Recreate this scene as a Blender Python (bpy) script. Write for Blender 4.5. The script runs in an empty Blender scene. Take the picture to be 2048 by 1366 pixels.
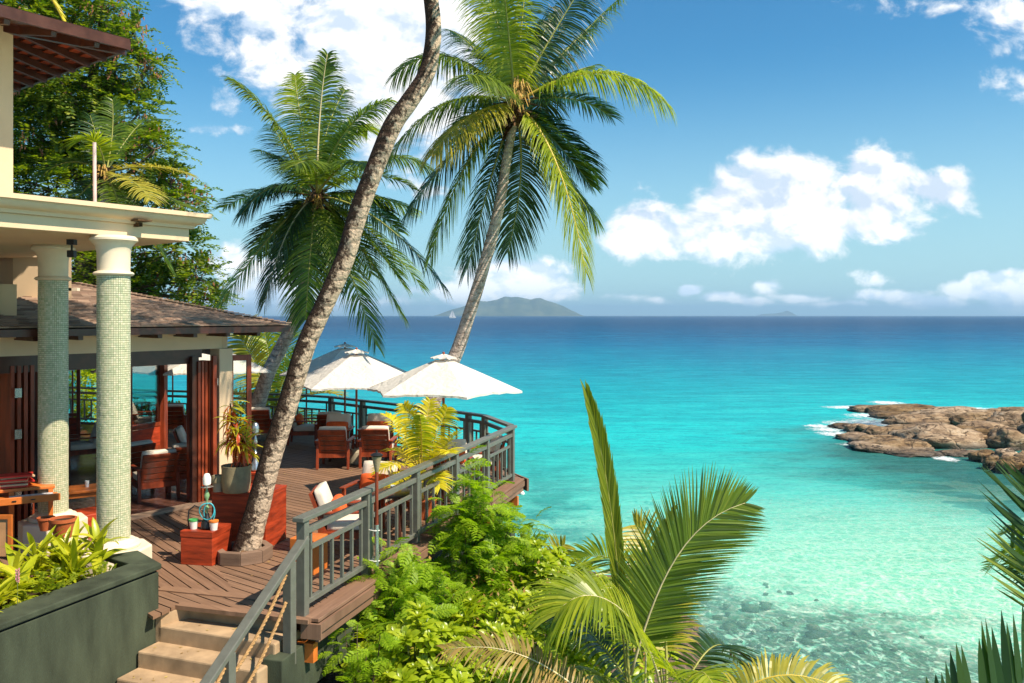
import bpy, bmesh, math, random
from mathutils import Vector, Matrix, noise as mnoise
PI = math.pi
S = bpy.context.scene
COL = S.collection

# ------------------------------------------------------------------ camera
F_PX = 1700.0; EYE = 3.17; HOR = 631.0
cd = bpy.data.cameras.new('camera'); cam = bpy.data.objects.new('camera', cd); COL.objects.link(cam)
cam.location = (0, 0, EYE); cam.rotation_euler = (math.radians(90), 0, 0)
cd.sensor_width = 36; cd.lens = 36 * F_PX / 2048; cd.shift_y = -(683 - HOR) / 2048.0
cd.clip_start = 0.1; cd.clip_end = 90000
S.camera = cam

# ------------------------------------------------------------------ node helper
class NT:
    def __init__(s, tree):
        s.t = tree; tree.nodes.clear()
    def n(s, kind, ins=None, **props):
        nd = s.t.nodes.new(kind)
        for k, v in props.items(): setattr(nd, k, v)
        for k, v in (ins or {}).items(): s.put(nd, k, v)
        return nd
    def put(s, nd, k, v):
        sock = nd.inputs[k]
        if isinstance(v, bpy.types.NodeSocket): s.t.links.new(v, sock)
        elif isinstance(v, bpy.types.Node): s.t.links.new(v.outputs[0], sock)
        else:
            if hasattr(sock.default_value, '__len__') and not isinstance(v, (int, float)) and len(sock.default_value) == 4 and len(v) == 3: v = (*v, 1)
            sock.default_value = v
    def m(s, op, a, b=None, c=None, clamp=False):
        d = {0: a}
        if b is not None: d[1] = b
        if c is not None: d[2] = c
        return s.n('ShaderNodeMath', d, operation=op, use_clamp=clamp).outputs[0]
    def vm(s, op, a, b=None, sc=None):
        d = {0: a}
        if b is not None: d[1] = b
        if sc is not None: d['Scale'] = sc
        nd = s.n('ShaderNodeVectorMath', d, operation=op)
        return nd.outputs['Value'] if op in ('LENGTH', 'DOT_PRODUCT', 'DISTANCE') else nd.outputs[0]
    def noise(s, vec, scale, detail=4, rough=.55, dist=0.0):
        return s.n('ShaderNodeTexNoise', {'Vector': vec, 'Scale': scale, 'Detail': detail, 'Roughness': rough, 'Distortion': dist}).outputs[0]
    def rng(s, v, a, b, c=0.0, d=1.0, smooth=False):
        nd = s.n('ShaderNodeMapRange', {0: v, 1: a, 2: b, 3: c, 4: d})
        if smooth: nd.interpolation_type = 'SMOOTHSTEP'
        return nd.outputs[0]
    def mix(s, f, a, b, blend='MIX'):
        nd = s.n('ShaderNodeMix', data_type='RGBA', blend_type=blend)
        s.put(nd, 0, f); s.put(nd, 6, a); s.put(nd, 7, b)
        return nd.outputs[2]
    def ramp(s, v, stops):
        nd = s.n('ShaderNodeValToRGB', {0: v}); e = nd.color_ramp.elements
        e[0].position = stops[0][0]; e[0].color = (*stops[0][1], 1)
        e[1].position = stops[1][0]; e[1].color = (*stops[1][1], 1)
        for p, c in stops[2:]:
            x = e.new(p); x.color = (*c, 1)
        return nd.outputs[0]

# ------------------------------------------------------------------ sky with clouds
SUN_DIR = Vector((1.38, -0.80, 1.95)).normalized()
SUN_EL = math.asin(SUN_DIR.z); SUN_ROT = math.atan2(SUN_DIR.x, SUN_DIR.y)
world = bpy.data.worlds.new('World'); S.world = world; world.use_nodes = True
W = NT(world.node_tree)
sky = W.n('ShaderNodeTexSky', sky_type='NISHITA', sun_disc=False, sun_elevation=SUN_EL, sun_rotation=SUN_ROT,
          altitude=0, air_density=1.0, dust_density=0.35, ozone_density=2.5)
gen = W.n('ShaderNodeTexCoord').outputs['Generated']
dirn = W.vm('NORMALIZE', gen)
sep = W.n('ShaderNodeSeparateXYZ', {0: dirn})
ysafe = W.m('MAXIMUM', sep.outputs[1], 0.06)
gx = W.m('DIVIDE', sep.outputs[0], ysafe); gz = W.m('DIVIDE', sep.outputs[2], ysafe)
BLOBS = [(1295, 448, 75, 52, 1), (1360, 472, 90, 34, .9), (1440, 432, 62, 72, 1), (1530, 412, 110, 80, 1), (1620, 402, 115, 84, 1),
         (1742, 388, 92, 82, 1), (1660, 440, 175, 48, 1), (1868, 380, 66, 38, .9), (1748, 338, 46, 40, .9), (1480, 472, 120, 30, .9), (1290, 368, 30, 16, .3), (1500, 350, 30, 30, .4),
         (560, 40, 190, 95, .75), (720, 90, 210, 150, .9), (480, 5, 120, 60, .8), (820, 60, 150, 110, 1), (760, 240, 110, 90, .7), (860, 200, 120, 90, .8),
         (1012, 570, 95, 42, 1.5), (1075, 582, 60, 24, 1.5), (975, 552, 70, 42, 1.2), (935, 580, 70, 26, 1),
         (480, 535, 75, 34, .7), (560, 606, 190, 36, .8), (740, 608, 140, 28, .7), (830, 585, 60, 18, .5), (830, 372, 60, 16, .35), (390, 262, 85, 12, .4),
         (1995, 572, 80, 26, .9), (1955, 552, 26, 16, .8), (2060, 590, 90, 30, .8), (1535, 570, 24, 16, .45), (1382, 583, 22, 11, .6), (1455, 596, 48, 10, .5),
         (1595, 592, 50, 12, .55), (1500, 602, 40, 9, .4), (1780, 588, 70, 12, .5), (1860, 600, 70, 12, .5), (1260, 600, 70, 10, .35), (1320, 604, 40, 10, .4),
         (1905, 10, 60, 25, .35), (2010, 28, 90, 42, .6), (2060, 60, 50, 40, .5), (1660, 604, 150, 8, .3), (1750, 555, 30, 14, .3),
         (1700, 20, 40, 40, .15), (2200, 200, 160, 60, .6), (-150, 150, 180, 80, .7), (2300, 560, 120, 40, .7), (-100, 540, 200, 60, .7)]
field = None
wob = W.n('ShaderNodeTexNoise', {'Vector': W.vm('SCALE', dirn, sc=1.0), 'Scale': 9.0, 'Detail': 3.0}).outputs[1]
ws = W.n('ShaderNodeSeparateXYZ', {0: wob})
gxw = W.m('MULTIPLY_ADD', W.m('SUBTRACT', ws.outputs[0], .5), .06, gx)
gzw = W.m('MULTIPLY_ADD', W.m('SUBTRACT', ws.outputs[1], .5), .03, gz)
gv = W.n('ShaderNodeCombineXYZ', {0: gxw, 1: gzw, 2: 0.0}).outputs[0]
for (px, py, rx, ry, amp) in BLOBS:
    if py > 550 and px > 1200: amp *= 1.7
    c = ((px - 1024) / F_PX, (HOR - py) / F_PX, 0); k = (F_PX / rx, F_PX / ry, 0)
    q = W.vm('MULTIPLY', W.vm('SUBTRACT', gv, c), k)
    d = W.vm('LENGTH', q)
    e = W.m('MULTIPLY', W.m('SUBTRACT', 1.5, d), amp)
    field = e if field is None else W.m('SMOOTH_MAX', field, e, .15)
front = W.rng(sep.outputs[1], .1, .25)
far_n = W.rng(W.noise(W.vm('MULTIPLY', dirn, (2.2, 2.2, 5)), 1.0, 3), .5, .75, -.6, .6)
field = W.m('ADD', W.m('MULTIPLY', field, front), W.m('MULTIPLY', far_n, W.m('SUBTRACT', 1.0, front)))
gn = W.n('ShaderNodeCombineXYZ', {0: gx, 1: W.m('MULTIPLY', gz, 1.35), 2: sep.outputs[1]}).outputs[0]
nz = W.noise(gn, 14.0, 9, .6, .25)
nz2 = W.noise(W.vm('ADD', gn, (.012, .016, 0)), 14.0, 5, .55, .25)
nlow = W.noise(gn, 14.0, 5, .55, .25)
dens = W.m('ADD', field, W.m('MULTIPLY', W.m('SUBTRACT', nz, .5), 3.0))
alpha = W.rng(dens, .12, .80, 0, 1, True)
alpha = W.m('MULTIPLY', alpha, W.rng(sep.outputs[2], -.002, .01))
lit = W.m('ADD', .93, W.m('MULTIPLY', W.m('SUBTRACT', nlow, nz2), 2.6))
lit = W.m('MULTIPLY', W.m('MINIMUM', W.m('MAXIMUM', lit, .66), 1.04), W.rng(dens, 0, 2.0, .93, 1.02))
ccol = W.mix(W.rng(lit, .68, 1.0), (.44, .52, .62, 1), (.72, .72, .72, 1))
haze_w = W.rng(sep.outputs[2], 0.0, .06, .75, 1.0)
alpha = W.m('MULTIPLY', alpha, haze_w)
lowb = W.rng(sep.outputs[2], .02, .12, 1.35, 1.0)
ccol = W.vm('SCALE', ccol, sc=lowb)
skyc = W.n('ShaderNodeHueSaturation', {'Saturation': 1.22, 'Value': 1.0, 'Color': sky.outputs[0]}).outputs[0]
skyc = W.mix(1.0, skyc, (.54, .98, 1.00, 1), 'MULTIPLY')
skyc = W.mix(W.rng(sep.outputs[2], .0, .30, .80, 0, True), skyc, (3.6, 5.4, 6.1, 1))
bg1 = W.n('ShaderNodeBackground', {0: skyc, 1: .088}); bg2 = W.n('ShaderNodeBackground', {0: ccol, 1: 1.0})
ms = W.n('ShaderNodeMixShader', {0: alpha, 1: bg1, 2: bg2})
W.n('ShaderNodeOutputWorld', {0: ms})
world.cycles.sampling_method = 'MANUAL'; world.cycles.sample_map_resolution = 512

# ------------------------------------------------------------------ sun and exposure
sl = bpy.data.lights.new('sun', 'SUN'); sl.energy = 5.0; sl.angle = math.radians(.5); sl.color = (1, .87, .71)
so = bpy.data.objects.new('sun', sl); COL.objects.link(so)
so.rotation_euler = SUN_DIR.to_track_quat('Z', 'Y').to_euler(); so.location = (20, -10, 40)
S.view_settings.view_transform = 'Standard'; S.view_settings.look = 'None'
S.view_settings.exposure = 0.74; S.view_settings.gamma = 1; S.view_settings.use_curve_mapping = False
S.cycles.max_bounces = 8; S.cycles.transparent_max_bounces = 12; S.cycles.volume_bounces = 0
S.cycles.transmission_bounces = 6; S.cycles.diffuse_bounces = 3

# ------------------------------------------------------------------ geometry helpers
def G(px, py, z=0.0):
    """the point of the level plane z that the photograph shows at px, py"""
    Y = (EYE - z) * F_PX / (py - HOR)
    return Vector(((px - 1024) / F_PX * Y, Y, z))
def D(px, py, Y):
    return Vector(((px - 1024) / F_PX * Y, Y, EYE - (py - HOR) / F_PX * Y))
def mat_new(name):
    m = bpy.data.materials.new(name); m.use_nodes = True
    return m, NT(m.node_tree)
class MB:
    def __init__(s): s.v = []; s.f = []
    def quad(s, a, b, c, d):
        i = len(s.v); s.v += [Vector(a), Vector(b), Vector(c), Vector(d)]; s.f.append((i, i+1, i+2, i+3)); return s
    def box(s, c, size, M=None, taper=1.0):
        hx, hy, hz = size[0]/2, size[1]/2, size[2]/2; i = len(s.v); c = Vector(c)
        for z in (-1, 1):
            t = taper if z > 0 else 1.0
            for x, y in ((-1,-1),(1,-1),(1,1),(-1,1)):
                p = Vector((x*hx*t, y*hy*t, z*hz))
                if M is not None: p = M @ p
                s.v.append(c + p)
        s.f += [(i,i+3,i+2,i+1),(i+4,i+5,i+6,i+7),(i,i+1,i+5,i+4),(i+1,i+2,i+6,i+5),(i+2,i+3,i+7,i+6),(i+3,i,i+4,i+7)]
        return s
    def beam(s, a, b, w, h, up=(0,0,1)):
        """box from a to b, w wide sideways, h high"""
        a = Vector(a); b = Vector(b); t = (b-a).normalized(); sd = t.cross(Vector(up)).normalized(); u = sd.cross(t)
        M = Matrix((sd, t, u)).transposed()
        return s.box((a+b)/2, (w, (b-a).length, h), M)
    def prism(s, poly, z0, z1):
        i = len(s.v); n = len(poly)
        s.v += [Vector((p[0], p[1], z0)) for p in poly] + [Vector((p[0], p[1], z1)) for p in poly]
        s.f.append(tuple(i+k for k in reversed(range(n)))); s.f.append(tuple(i+n+k for k in range(n)))
        for k in range(n): s.f.append((i+k, i+(k+1)%n, i+n+(k+1)%n, i+n+k))
        return s
    def tube(s, pts, radii, n=8, cap=True, closed=False):
        pts = [Vector(p) for p in pts]; i0 = len(s.v); m = len(pts)
        if not hasattr(radii, '__len__'): radii = [radii]*m
        ref = Vector((0,0,1)); prev = None
        for k in range(m):
            if closed: t = (pts[(k+1)%m]-pts[k-1]).normalized()
            else: t = (pts[min(k+1,m-1)]-pts[max(k-1,0)]).normalized()
            if prev is None:
                a = t.cross(ref)
                if a.length < .1: a = t.cross(Vector((1,0,0)))
                a.normalize()
            else:
                a = (prev - t*prev.dot(t)); a.normalize()
            prev = a; b = t.cross(a)
            for j in range(n):
                th = 2*PI*j/n; s.v.append(pts[k] + (a*math.cos(th)+b*math.sin(th))*radii[k])
        rr = m if closed else m-1
        for k in range(rr):
            k2 = (k+1) % m
            for j in range(n):
                s.f.append((i0+k*n+j, i0+k*n+(j+1)%n, i0+k2*n+(j+1)%n, i0+k2*n+j))
        if cap and not closed:
            s.f.append(tuple(i0+j for j in reversed(range(n)))); s.f.append(tuple(i0+(m-1)*n+j for j in range(n)))
        return s
    def lathe(s, prof, n=24, c=(0,0,0), cap=True, rot=0.0):
        i0 = len(s.v); c = Vector(c)
        for r, z in prof:
            for j in range(n):
                th = 2*PI*j/n + rot; s.v.append(c + Vector((r*math.cos(th), r*math.sin(th), z)))
        for k in range(len(prof)-1):
            for j in range(n):
                s.f.append((i0+k*n+j, i0+k*n+(j+1)%n, i0+(k+1)*n+(j+1)%n, i0+(k+1)*n+j))
        if cap:
            s.f.append(tuple(i0+j for j in reversed(range(n)))); s.f.append(tuple(i0+(len(prof)-1)*n+j for j in range(n)))
        return s
    def build(s, name, mat, parent=None, smooth=False, world=True, bevel=0.0, seg=2):
        off = Vector((0,0,0))
        if parent is not None and world:
            p = parent
            while p is not None: off += p.location; p = p.parent
        me = bpy.data.meshes.new(name)
        me.from_pydata([v - off for v in s.v] if off.length else s.v, [], s.f)
        if bevel:
            bm = bmesh.new(); bm.from_mesh(me)
            ed = [e for e in bm.edges if len(e.link_faces) == 2 and e.calc_face_angle(0) > .5]
            bmesh.ops.bevel(bm, geom=ed, offset=bevel, segments=seg, affect='EDGES', profile=.5, clamp_overlap=True)
            bm.to_mesh(me); bm.free()
        if smooth: me.shade_smooth()
        if smooth == 'auto': me.set_sharp_from_angle(angle=math.radians(35))
        me.materials.append(mat); me.update()
        o = bpy.data.objects.new(name, me); COL.objects.link(o)
        if parent is not None: o.parent = parent
        return o
def tag(o, label=None, cat=None, group=None, kind=None):
    if label: o['label'] = label
    if cat: o['category'] = cat
    if group: o['group'] = group
    if kind: o['kind'] = kind
    return o
def thing(name, label, cat, loc=(0,0,0), rz=0.0, group=None):
    o = bpy.data.objects.new(name, None); COL.objects.link(o); o.empty_display_size = .2
    o.location = loc; o.rotation_euler = (0,0,rz)
    return tag(o, label, cat, group)
def solo(mb, name, m, label, cat, loc=None, group=None, **kw):
    """a thing that is one mesh, origin at its base"""
    vs = mb.v
    if loc is None:
        x = sum(v.x for v in vs)/len(vs); y = sum(v.y for v in vs)/len(vs); loc = Vector((x, y, min(v.z for v in vs)))
    loc = Vector(loc); mb.v = [v-loc for v in vs]
    o = mb.build(name, m, **kw); o.location = loc
    return tag(o, label, cat, group)
def copy_thing(root, loc, rz, label, group=None):
    kids = {}
    for o in root.children_recursive: kids.setdefault(o.parent, []).append(o)
    def rec(o, par):
        c = o.copy(); COL.objects.link(c); c.parent = par
        for k in kids.get(o, []): rec(k, c)
        return c
    r = rec(root, None); r.location = loc; r.rotation_euler = (0,0,rz); r['label'] = label
    if group: r['group'] = group
    return r
def inst(name, me, parent, loc, rot=(0,0,0), sc=1.0):
    o = bpy.data.objects.new(name, me); COL.objects.link(o); o.parent = parent
    o.location = loc; o.rotation_euler = rot; o.scale = (sc,sc,sc) if not hasattr(sc,'__len__') else sc
    return o
def lerp(a, b, t): return a + (b-a)*t
def clip_half(poly, p, n):
    """keep the side where (q-p).n >= 0"""
    out = []
    for i in range(len(poly)):
        a = poly[i]; b = poly[(i+1) % len(poly)]
        da = (a-p).dot(n); db = (b-p).dot(n)
        if da >= 0: out.append(a)
        if (da >= 0) != (db >= 0): out.append(a + (b-a)*(da/(da-db)))
    return out

# ------------------------------------------------------------------ materials
def plain(name, col, rough=.6, spec=.5, var=.12, scale=6.0, bump=.15, bscale=60.0, metallic=0.0, col2=None, rnd=0.0, coat=0.0, stretch=(1,1,1)):
    m, T = mat_new(name)
    tc = T.n('ShaderNodeTexCoord').outputs['Object']
    vec = T.vm('MULTIPLY', tc, stretch)
    n1 = T.noise(vec, scale, 5)
    c2 = col2 or tuple(c*(1-var*2.2) for c in col)
    base = T.mix(T.rng(n1, .32, .68), (*c2, 1), (*col, 1))
    if rnd:
        r = T.n('ShaderNodeObjectInfo').outputs['Random']
        base = T.n('ShaderNodeHueSaturation', {'Value': T.rng(r, 0, 1, 1-rnd, 1+rnd), 'Color': base}).outputs[0]
    n2 = T.noise(vec, bscale, 4)
    bp = T.n('ShaderNodeBump', {'Strength': bump, 'Distance': .01, 'Height': n2})
    b = T.n('ShaderNodeBsdfPrincipled', {'Base Color': base, 'Roughness': T.rng(n1, .2, .8, rough*.85, min(1, rough*1.15)), 'Normal': bp, 'Metallic': metallic, 'Specular IOR Level': spec, 'Coat Weight': coat})
    T.n('ShaderNodeOutputMaterial', {0: b})
    return m
def foliage(name, cols, trans=.35, rough=.42, tcol=None, island=True, val=1.0):
    m, T = mat_new(name)
    g = T.n('ShaderNodeNewGeometry')
    r = g.outputs['Random Per Island'] if island else T.n('ShaderNodeObjectInfo').outputs['Random']
    n = T.noise(T.n('ShaderNodeTexCoord').outputs['Object'], 2.2, 2)
    f = T.m('ADD', T.m('MULTIPLY', r, .65), T.m('MULTIPLY', n, .35))
    k = len(cols)
    base = T.ramp(f, [(.1 + .8*i/max(1, k-1), cols[i]) for i in range(k)])
    d = T.n('ShaderNodeBsdfPrincipled', {'Base Color': base, 'Roughness': rough, 'Specular IOR Level': .45})
    tc = T.mix(1.0, base, (*(tcol or (1.9, 2.0, .55)), 1), 'MULTIPLY')
    t = T.n('ShaderNodeBsdfTranslucent', {0: tc})
    mx = T.n('ShaderNodeMixShader', {0: trans, 1: d, 2: t})
    T.n('ShaderNodeOutputMaterial', {0: mx})
    return m
M = {}
M['cream'] = plain('cream_render', (.70, .53, .34), .85, .2, .04, 2.5, .25, 140)
M['ivory'] = plain('ivory_stone', (.78, .66, .48), .6, .4, .06, 4, .1, 90)
M['green_wall'] = plain('green_render', (.070, .086, .052), .88, .25, .26, 3.2, .6, 120, stretch=(1, 1, .28))
M['rail'] = plain('grey_green_paint', (.135, .138, .112), .45, .5, .10, 9, .12, 40)
M['teak'] = plain('red_teak', (.34, .058, .016), .42, .5, .28, 9, .12, 70, stretch=(1, 1, .2), rnd=.15)
M['orange_wood'] = plain('orange_wood', (.66, .18, .030), .4, .5, .15, 5, .12, 60, stretch=(.3, 1, 1))
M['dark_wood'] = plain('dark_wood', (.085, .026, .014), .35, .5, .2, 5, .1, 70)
M['red_wood'] = plain('red_box_wood', (.46, .055, .014), .5, .4, .3, 7, .3, 60, stretch=(.4, .4, 2.5))
M['cushion'] = plain('cream_cushion_cloth', (.70, .62, .50), .9, .15, .05, 6, .2, 220)
M['pillow'] = plain('orange_cloth', (.78, .13, .030), .85, .2, .12, 9, .2, 200)
M['canvas_pot'] = plain('olive_canvas', (.34, .28, .16), .9, .15, .15, 9, .35, 60)
M['soil'] = plain('dark_soil', (.07, .042, .026), .95, .1, .25, 3.0, 1.0, 25)
M['shingle'] = None
M['black'] = plain('black_metal', (.012, .012, .013), .45, .5, .1)
M['steel'] = plain('bright_steel', (.62, .62, .60), .25, .5, .05, metallic=.9)
M['step'] = plain('tan_step_stone', (.50, .345, .20), .85, .2, .20, 3.5, .4, 120)
M['oct_wood'] = plain('weathered_ring_wood', (.24, .155, .105), .8, .25, .18, 5, .4, 60, stretch=(.3, .3, 3), rnd=.12)
M['drum'] = plain('tan_canvas_base', (.38, .33, .23), .9, .1, .1)
M['terracotta'] = plain('terracotta', (.50, .12, .035), .6, .4, .15)
M['white_pot'] = plain('white_plastic', (.78, .76, .70), .5, .5, .03)
M['rope'] = plain('tan_rope', (.50, .30, .13), .9, .1, .2, 30, .5, 160)
# deck boards: grain along their own length, a shade of its own per board
def boards(name, col, rough, rv, direction, spec=.35, wet=0.0):
    m, T = mat_new(name)
    pos = T.n('ShaderNodeNewGeometry').outputs['Position']
    a = Vector(direction).normalized(); 
    along = T.vm('DOT_PRODUCT', pos, (a.x, a.y, 0)); across = T.vm('DOT_PRODUCT', pos, (-a.y, a.x, 0))
    v = T.n('ShaderNodeCombineXYZ', {0: T.m('MULTIPLY', along, 1.3), 1: T.m('MULTIPLY', across, 26.0), 2: 0.0}).outputs[0]
    g1 = T.noise(v, 1.0, 6, .65); patch = T.noise(pos, .8, 5, .6)
    r = T.n('ShaderNodeObjectInfo').outputs['Random']
    dark = tuple(c*.55 for c in col); pale = tuple(min(1, c*1.35+.02) for c in col)
    base = T.mix(T.rng(g1, .3, .7), (*dark, 1), (*pale, 1))
    base = T.mix(T.rng(patch, .38, .66), base, (*col, 1))
    stain = T.rng(T.noise(pos, 3.1, 6, .7), .56, .72)
    base = T.mix(T.m('MULTIPLY', stain, .35), base, (col[0]*.45, col[1]*.45, col[2]*.5, 1))
    base = T.n('ShaderNodeHueSaturation', {'Value': T.rng(r, 0, 1, 1-rv, 1+rv), 'Color': base}).outputs[0]
    bp = T.n('ShaderNodeBump', {'Strength': .35, 'Distance': .006, 'Height': g1})
    b = T.n('ShaderNodeBsdfPrincipled', {'Base Color': base, 'Roughness': rough, 'Normal': bp, 'Specular IOR Level': spec})
    T.n('ShaderNodeOutputMaterial', {0: b})
    return m
U_DIR = Vector((.604, .797)); V_DIR = Vector((-.797, .604)); N_DIR = Vector((.797, -.604))
M['deck_a'] = boards('weathered_deck_boards', (.20, .112, .064), .62, .16, V_DIR)
M['deck_b'] = boards('weathered_deck_boards_side', (.19, .105, .060), .62, .16, (-.64, .77))
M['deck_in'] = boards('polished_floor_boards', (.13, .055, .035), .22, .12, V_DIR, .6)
M['fascia'] = boards('fascia_boards', (.20, .11, .065), .7, .12, (.286, .958))
def cloth(name, col, trans):
    m, T = mat_new(name)
    n = T.noise(T.n('ShaderNodeTexCoord').outputs['Object'], 2.6, 5); w = T.noise(T.n('ShaderNodeTexCoord').outputs['Object'], 3.5, 3, .5, 1.5)
    base = T.mix(n, (*col, 1), tuple(c*.82 for c in col)+(1,))
    bp = T.n('ShaderNodeBump', {'Strength': .5, 'Distance': .10, 'Height': w})
    d = T.n('ShaderNodeBsdfDiffuse', {0: base, 'Normal': bp}); t = T.n('ShaderNodeBsdfTranslucent', {0: base})
    T.n('ShaderNodeOutputMaterial', {0: T.n('ShaderNodeMixShader', {0: trans, 1: d, 2: t})})
    return m
M['umbrella'] = cloth('cream_canopy_cloth', (.80, .76, .68), .22)
M['sail'] = cloth('white_sail', (.85, .85, .85), .2)
def island_col(name, cols, rough=.5, spec=.5, bump=0.0, grime=0.0, metallic=0.0):
    m, T = mat_new(name)
    r = T.n('ShaderNodeNewGeometry').outputs['Random Per Island']
    k = len(cols); base = T.ramp(r, [(i/max(1, k-1), cols[i]) for i in range(k)])
    pos = T.n('ShaderNodeTexCoord').outputs['Object']
    if grime:
        gn = T.rng(T.noise(pos, 1.3, 6, .6), .42, .68)
        base = T.mix(T.m('MULTIPLY', gn, grime), base, tuple(c*.35 for c in cols[0])+(1,))
    bp = T.n('ShaderNodeBump', {'Strength': bump, 'Distance': .004, 'Height': T.noise(pos, 70, 3)})
    b = T.n('ShaderNodeBsdfPrincipled', {'Base Color': base, 'Roughness': rough, 'Normal': bp, 'Specular IOR Level': spec})
    T.n('ShaderNodeOutputMaterial', {0: b})
    return m
M['tile'] = island_col('mosaic_tiles', [(.40, .44, .27), (.52, .53, .34), (.60, .57, .38), (.46, .50, .32), (.68, .64, .45)], .22, .6)
M['grout'] = plain('tile_grout', (.09, .10, .055), .9, .1)
M['shingle'] = island_col('roof_shingles', [(.19, .125, .085), (.27, .18, .13), (.40, .28, .20), (.24, .165, .12)], .85, .2, .6, .25)
# glass
m, T = mat_new('clear_glass')
fr = T.n('ShaderNodeFresnel', {0: 1.45})
T.n('ShaderNodeOutputMaterial', {0: T.n('ShaderNodeMixShader', {0: T.m('MULTIPLY', fr, .8), 1: T.n('ShaderNodeBsdfTransparent', {0: (.90, .94, .92)}), 2: T.n('ShaderNodeBsdfGlossy', {0: (1, 1, 1), 'Roughness': .02})})})
M['glass'] = m
# foliage
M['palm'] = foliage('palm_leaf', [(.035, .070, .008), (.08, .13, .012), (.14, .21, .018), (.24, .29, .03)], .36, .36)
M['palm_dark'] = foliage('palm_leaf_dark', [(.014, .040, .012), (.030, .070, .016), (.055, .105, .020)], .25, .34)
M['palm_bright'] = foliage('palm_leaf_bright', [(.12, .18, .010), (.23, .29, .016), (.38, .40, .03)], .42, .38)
M['palm_yellow'] = foliage('palm_leaf_yellow', [(.22, .23, .03), (.38, .34, .04), (.50, .42, .05)], .35, .4, (1.4, 1.3, .5))
M['palm_gold'] = foliage('golden_palm_leaf', [(.32, .36, .015), (.60, .54, .015), (.78, .64, .03)], .42, .4, (1.3, 1.2, .4))
M['palm_dry'] = foliage('dry_palm_leaf', [(.16, .14, .035), (.30, .22, .05), (.36, .22, .07)], .25, .5, (1.2, 1.0, .5))
M['rachis'] = plain('palm_rachis', (.34, .34, .07), .45, .4, .15)
M['rachis_gold'] = plain('palm_rachis_gold', (.62, .46, .06), .4, .4, .12)
M['rachis_pale'] = plain('palm_rachis_pale', (.60, .52, .28), .45, .4, .12)
M['fiber'] = plain('palm_fibre', (.20, .115, .06), .95, .1, .4, 12, .8, 60)
M['flower'] = plain('palm_blossom', (.62, .38, .10), .7, .2, .2, 20)
M['tree_leaf'] = foliage('tree_leaf', [(.03, .07, .006), (.07, .13, .010), (.16, .22, .014), (.30, .32, .025)], .42, .45)
M['feather'] = foliage('feather_leaf', [(.14, .24, .010), (.24, .36, .014), (.38, .50, .025)], .45, .5)
M['gloss_leaf'] = foliage('glossy_leaf', [(.18, .27, .012), (.33, .42, .018), (.50, .56, .04)], .45, .32, (1.7, 1.6, .3))
M['planter_leaf'] = foliage('planter_leaf', [(.26, .32, .012), (.42, .46, .02), (.60, .55, .04)], .40, .32, (1.4, 1.4, .5), island=False)
M['croton_g'] = foliage('croton_green', [(.32, .34, .02), (.70, .58, .05)], .4, .35, island=False)
M['croton_r'] = foliage('croton_red', [(.42, .03, .02), (.60, .12, .03), (.70, .38, .04)], .3, .35, (1.4, 1.0, .8), island=False)
M['snake'] = plain('snake_plant_leaf', (.28, .30, .08), .4, .4, .35, 14)
M['stem'] = plain('brown_stem', (.13, .085, .05), .85, .2, .2)
M['green_stem'] = plain('green_stem', (.14, .17, .05), .6, .3, .2)
M['pod'] = island_col('seed_pods', [(.26, .10, .05), (.34, .16, .08), (.20, .07, .04)], .7, .2)
# bark: dark growth over cream, rings of old leaf scars
def bark(name, dark, pale, lo, hi, scale=5.0, zr=9.0, bias=0.0):
    m, T = mat_new(name)
    tc = T.n('ShaderNodeTexCoord').outputs['Object']
    v = T.vm('MULTIPLY', tc, (1, 1, .8))
    n = T.noise(v, scale*2.6, 8, .70); nb = T.noise(tc, scale*.35, 4)
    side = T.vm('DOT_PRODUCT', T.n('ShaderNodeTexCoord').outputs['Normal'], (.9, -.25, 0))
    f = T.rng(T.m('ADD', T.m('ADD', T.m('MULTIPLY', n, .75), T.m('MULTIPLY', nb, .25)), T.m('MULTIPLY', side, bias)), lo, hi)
    n3 = T.noise(v, 40, 4)
    pl = T.mix(n3, (*pale, 1), tuple(c*.7 for c in pale)+(1,))
    dk = T.mix(T.rng(n3, .35, .7), tuple(c*.5 for c in dark)+(1,), (*dark, 1))
    base = T.mix(f, dk, pl)
    ring = T.n('ShaderNodeTexWave', {'Vector': tc, 'Scale': zr*.9, 'Distortion': 6.0, 'Detail': 4.0, 'Detail Scale': 2.0}, bands_direction='Z').outputs[1]
    base = T.mix(T.m('MULTIPLY', T.rng(ring, .12, .0), .40), base, tuple(c*.4 for c in dark)+(1,))
    fis = T.noise(T.vm('MULTIPLY', tc, (14, 14, 1.6)), 1.6, 5, .7)
    base = T.mix(T.m('MULTIPLY', T.rng(fis, .56, .68), .5), base, tuple(c*.5 for c in dark)+(1,))
    wv0 = ring
    wv = T.n('ShaderNodeTexWave', {'Vector': tc, 'Scale': zr, 'Distortion': 3.5, 'Detail': 3.0}, bands_direction='Z').outputs[1]
    h = T.m('ADD', T.m('MULTIPLY', T.rng(wv0, 0, .3), .45), T.m('ADD', n3, T.m('MULTIPLY', f, .6)))
    bp = T.n('ShaderNodeBump', {'Strength': .9, 'Distance': .025, 'Height': h})
    b = T.n('ShaderNodeBsdfPrincipled', {'Base Color': base, 'Roughness': .9, 'Normal': bp, 'Specular IOR Level': .2})
    T.n('ShaderNodeOutputMaterial', {0: b})
    return m
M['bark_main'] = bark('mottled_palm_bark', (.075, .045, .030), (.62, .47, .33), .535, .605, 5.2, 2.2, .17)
M['bark_far'] = bark('grey_palm_bark', (.26, .18, .14), (.66, .54, .45), .34, .54, 4, 2.6)
M['bark_tree'] = bark('tree_bark', (.10, .065, .045), (.22, .17, .13), .35, .6, 2, 2)
# ================================================================== THE SETTING
SEA_Z = EYE - 10.0
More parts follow.
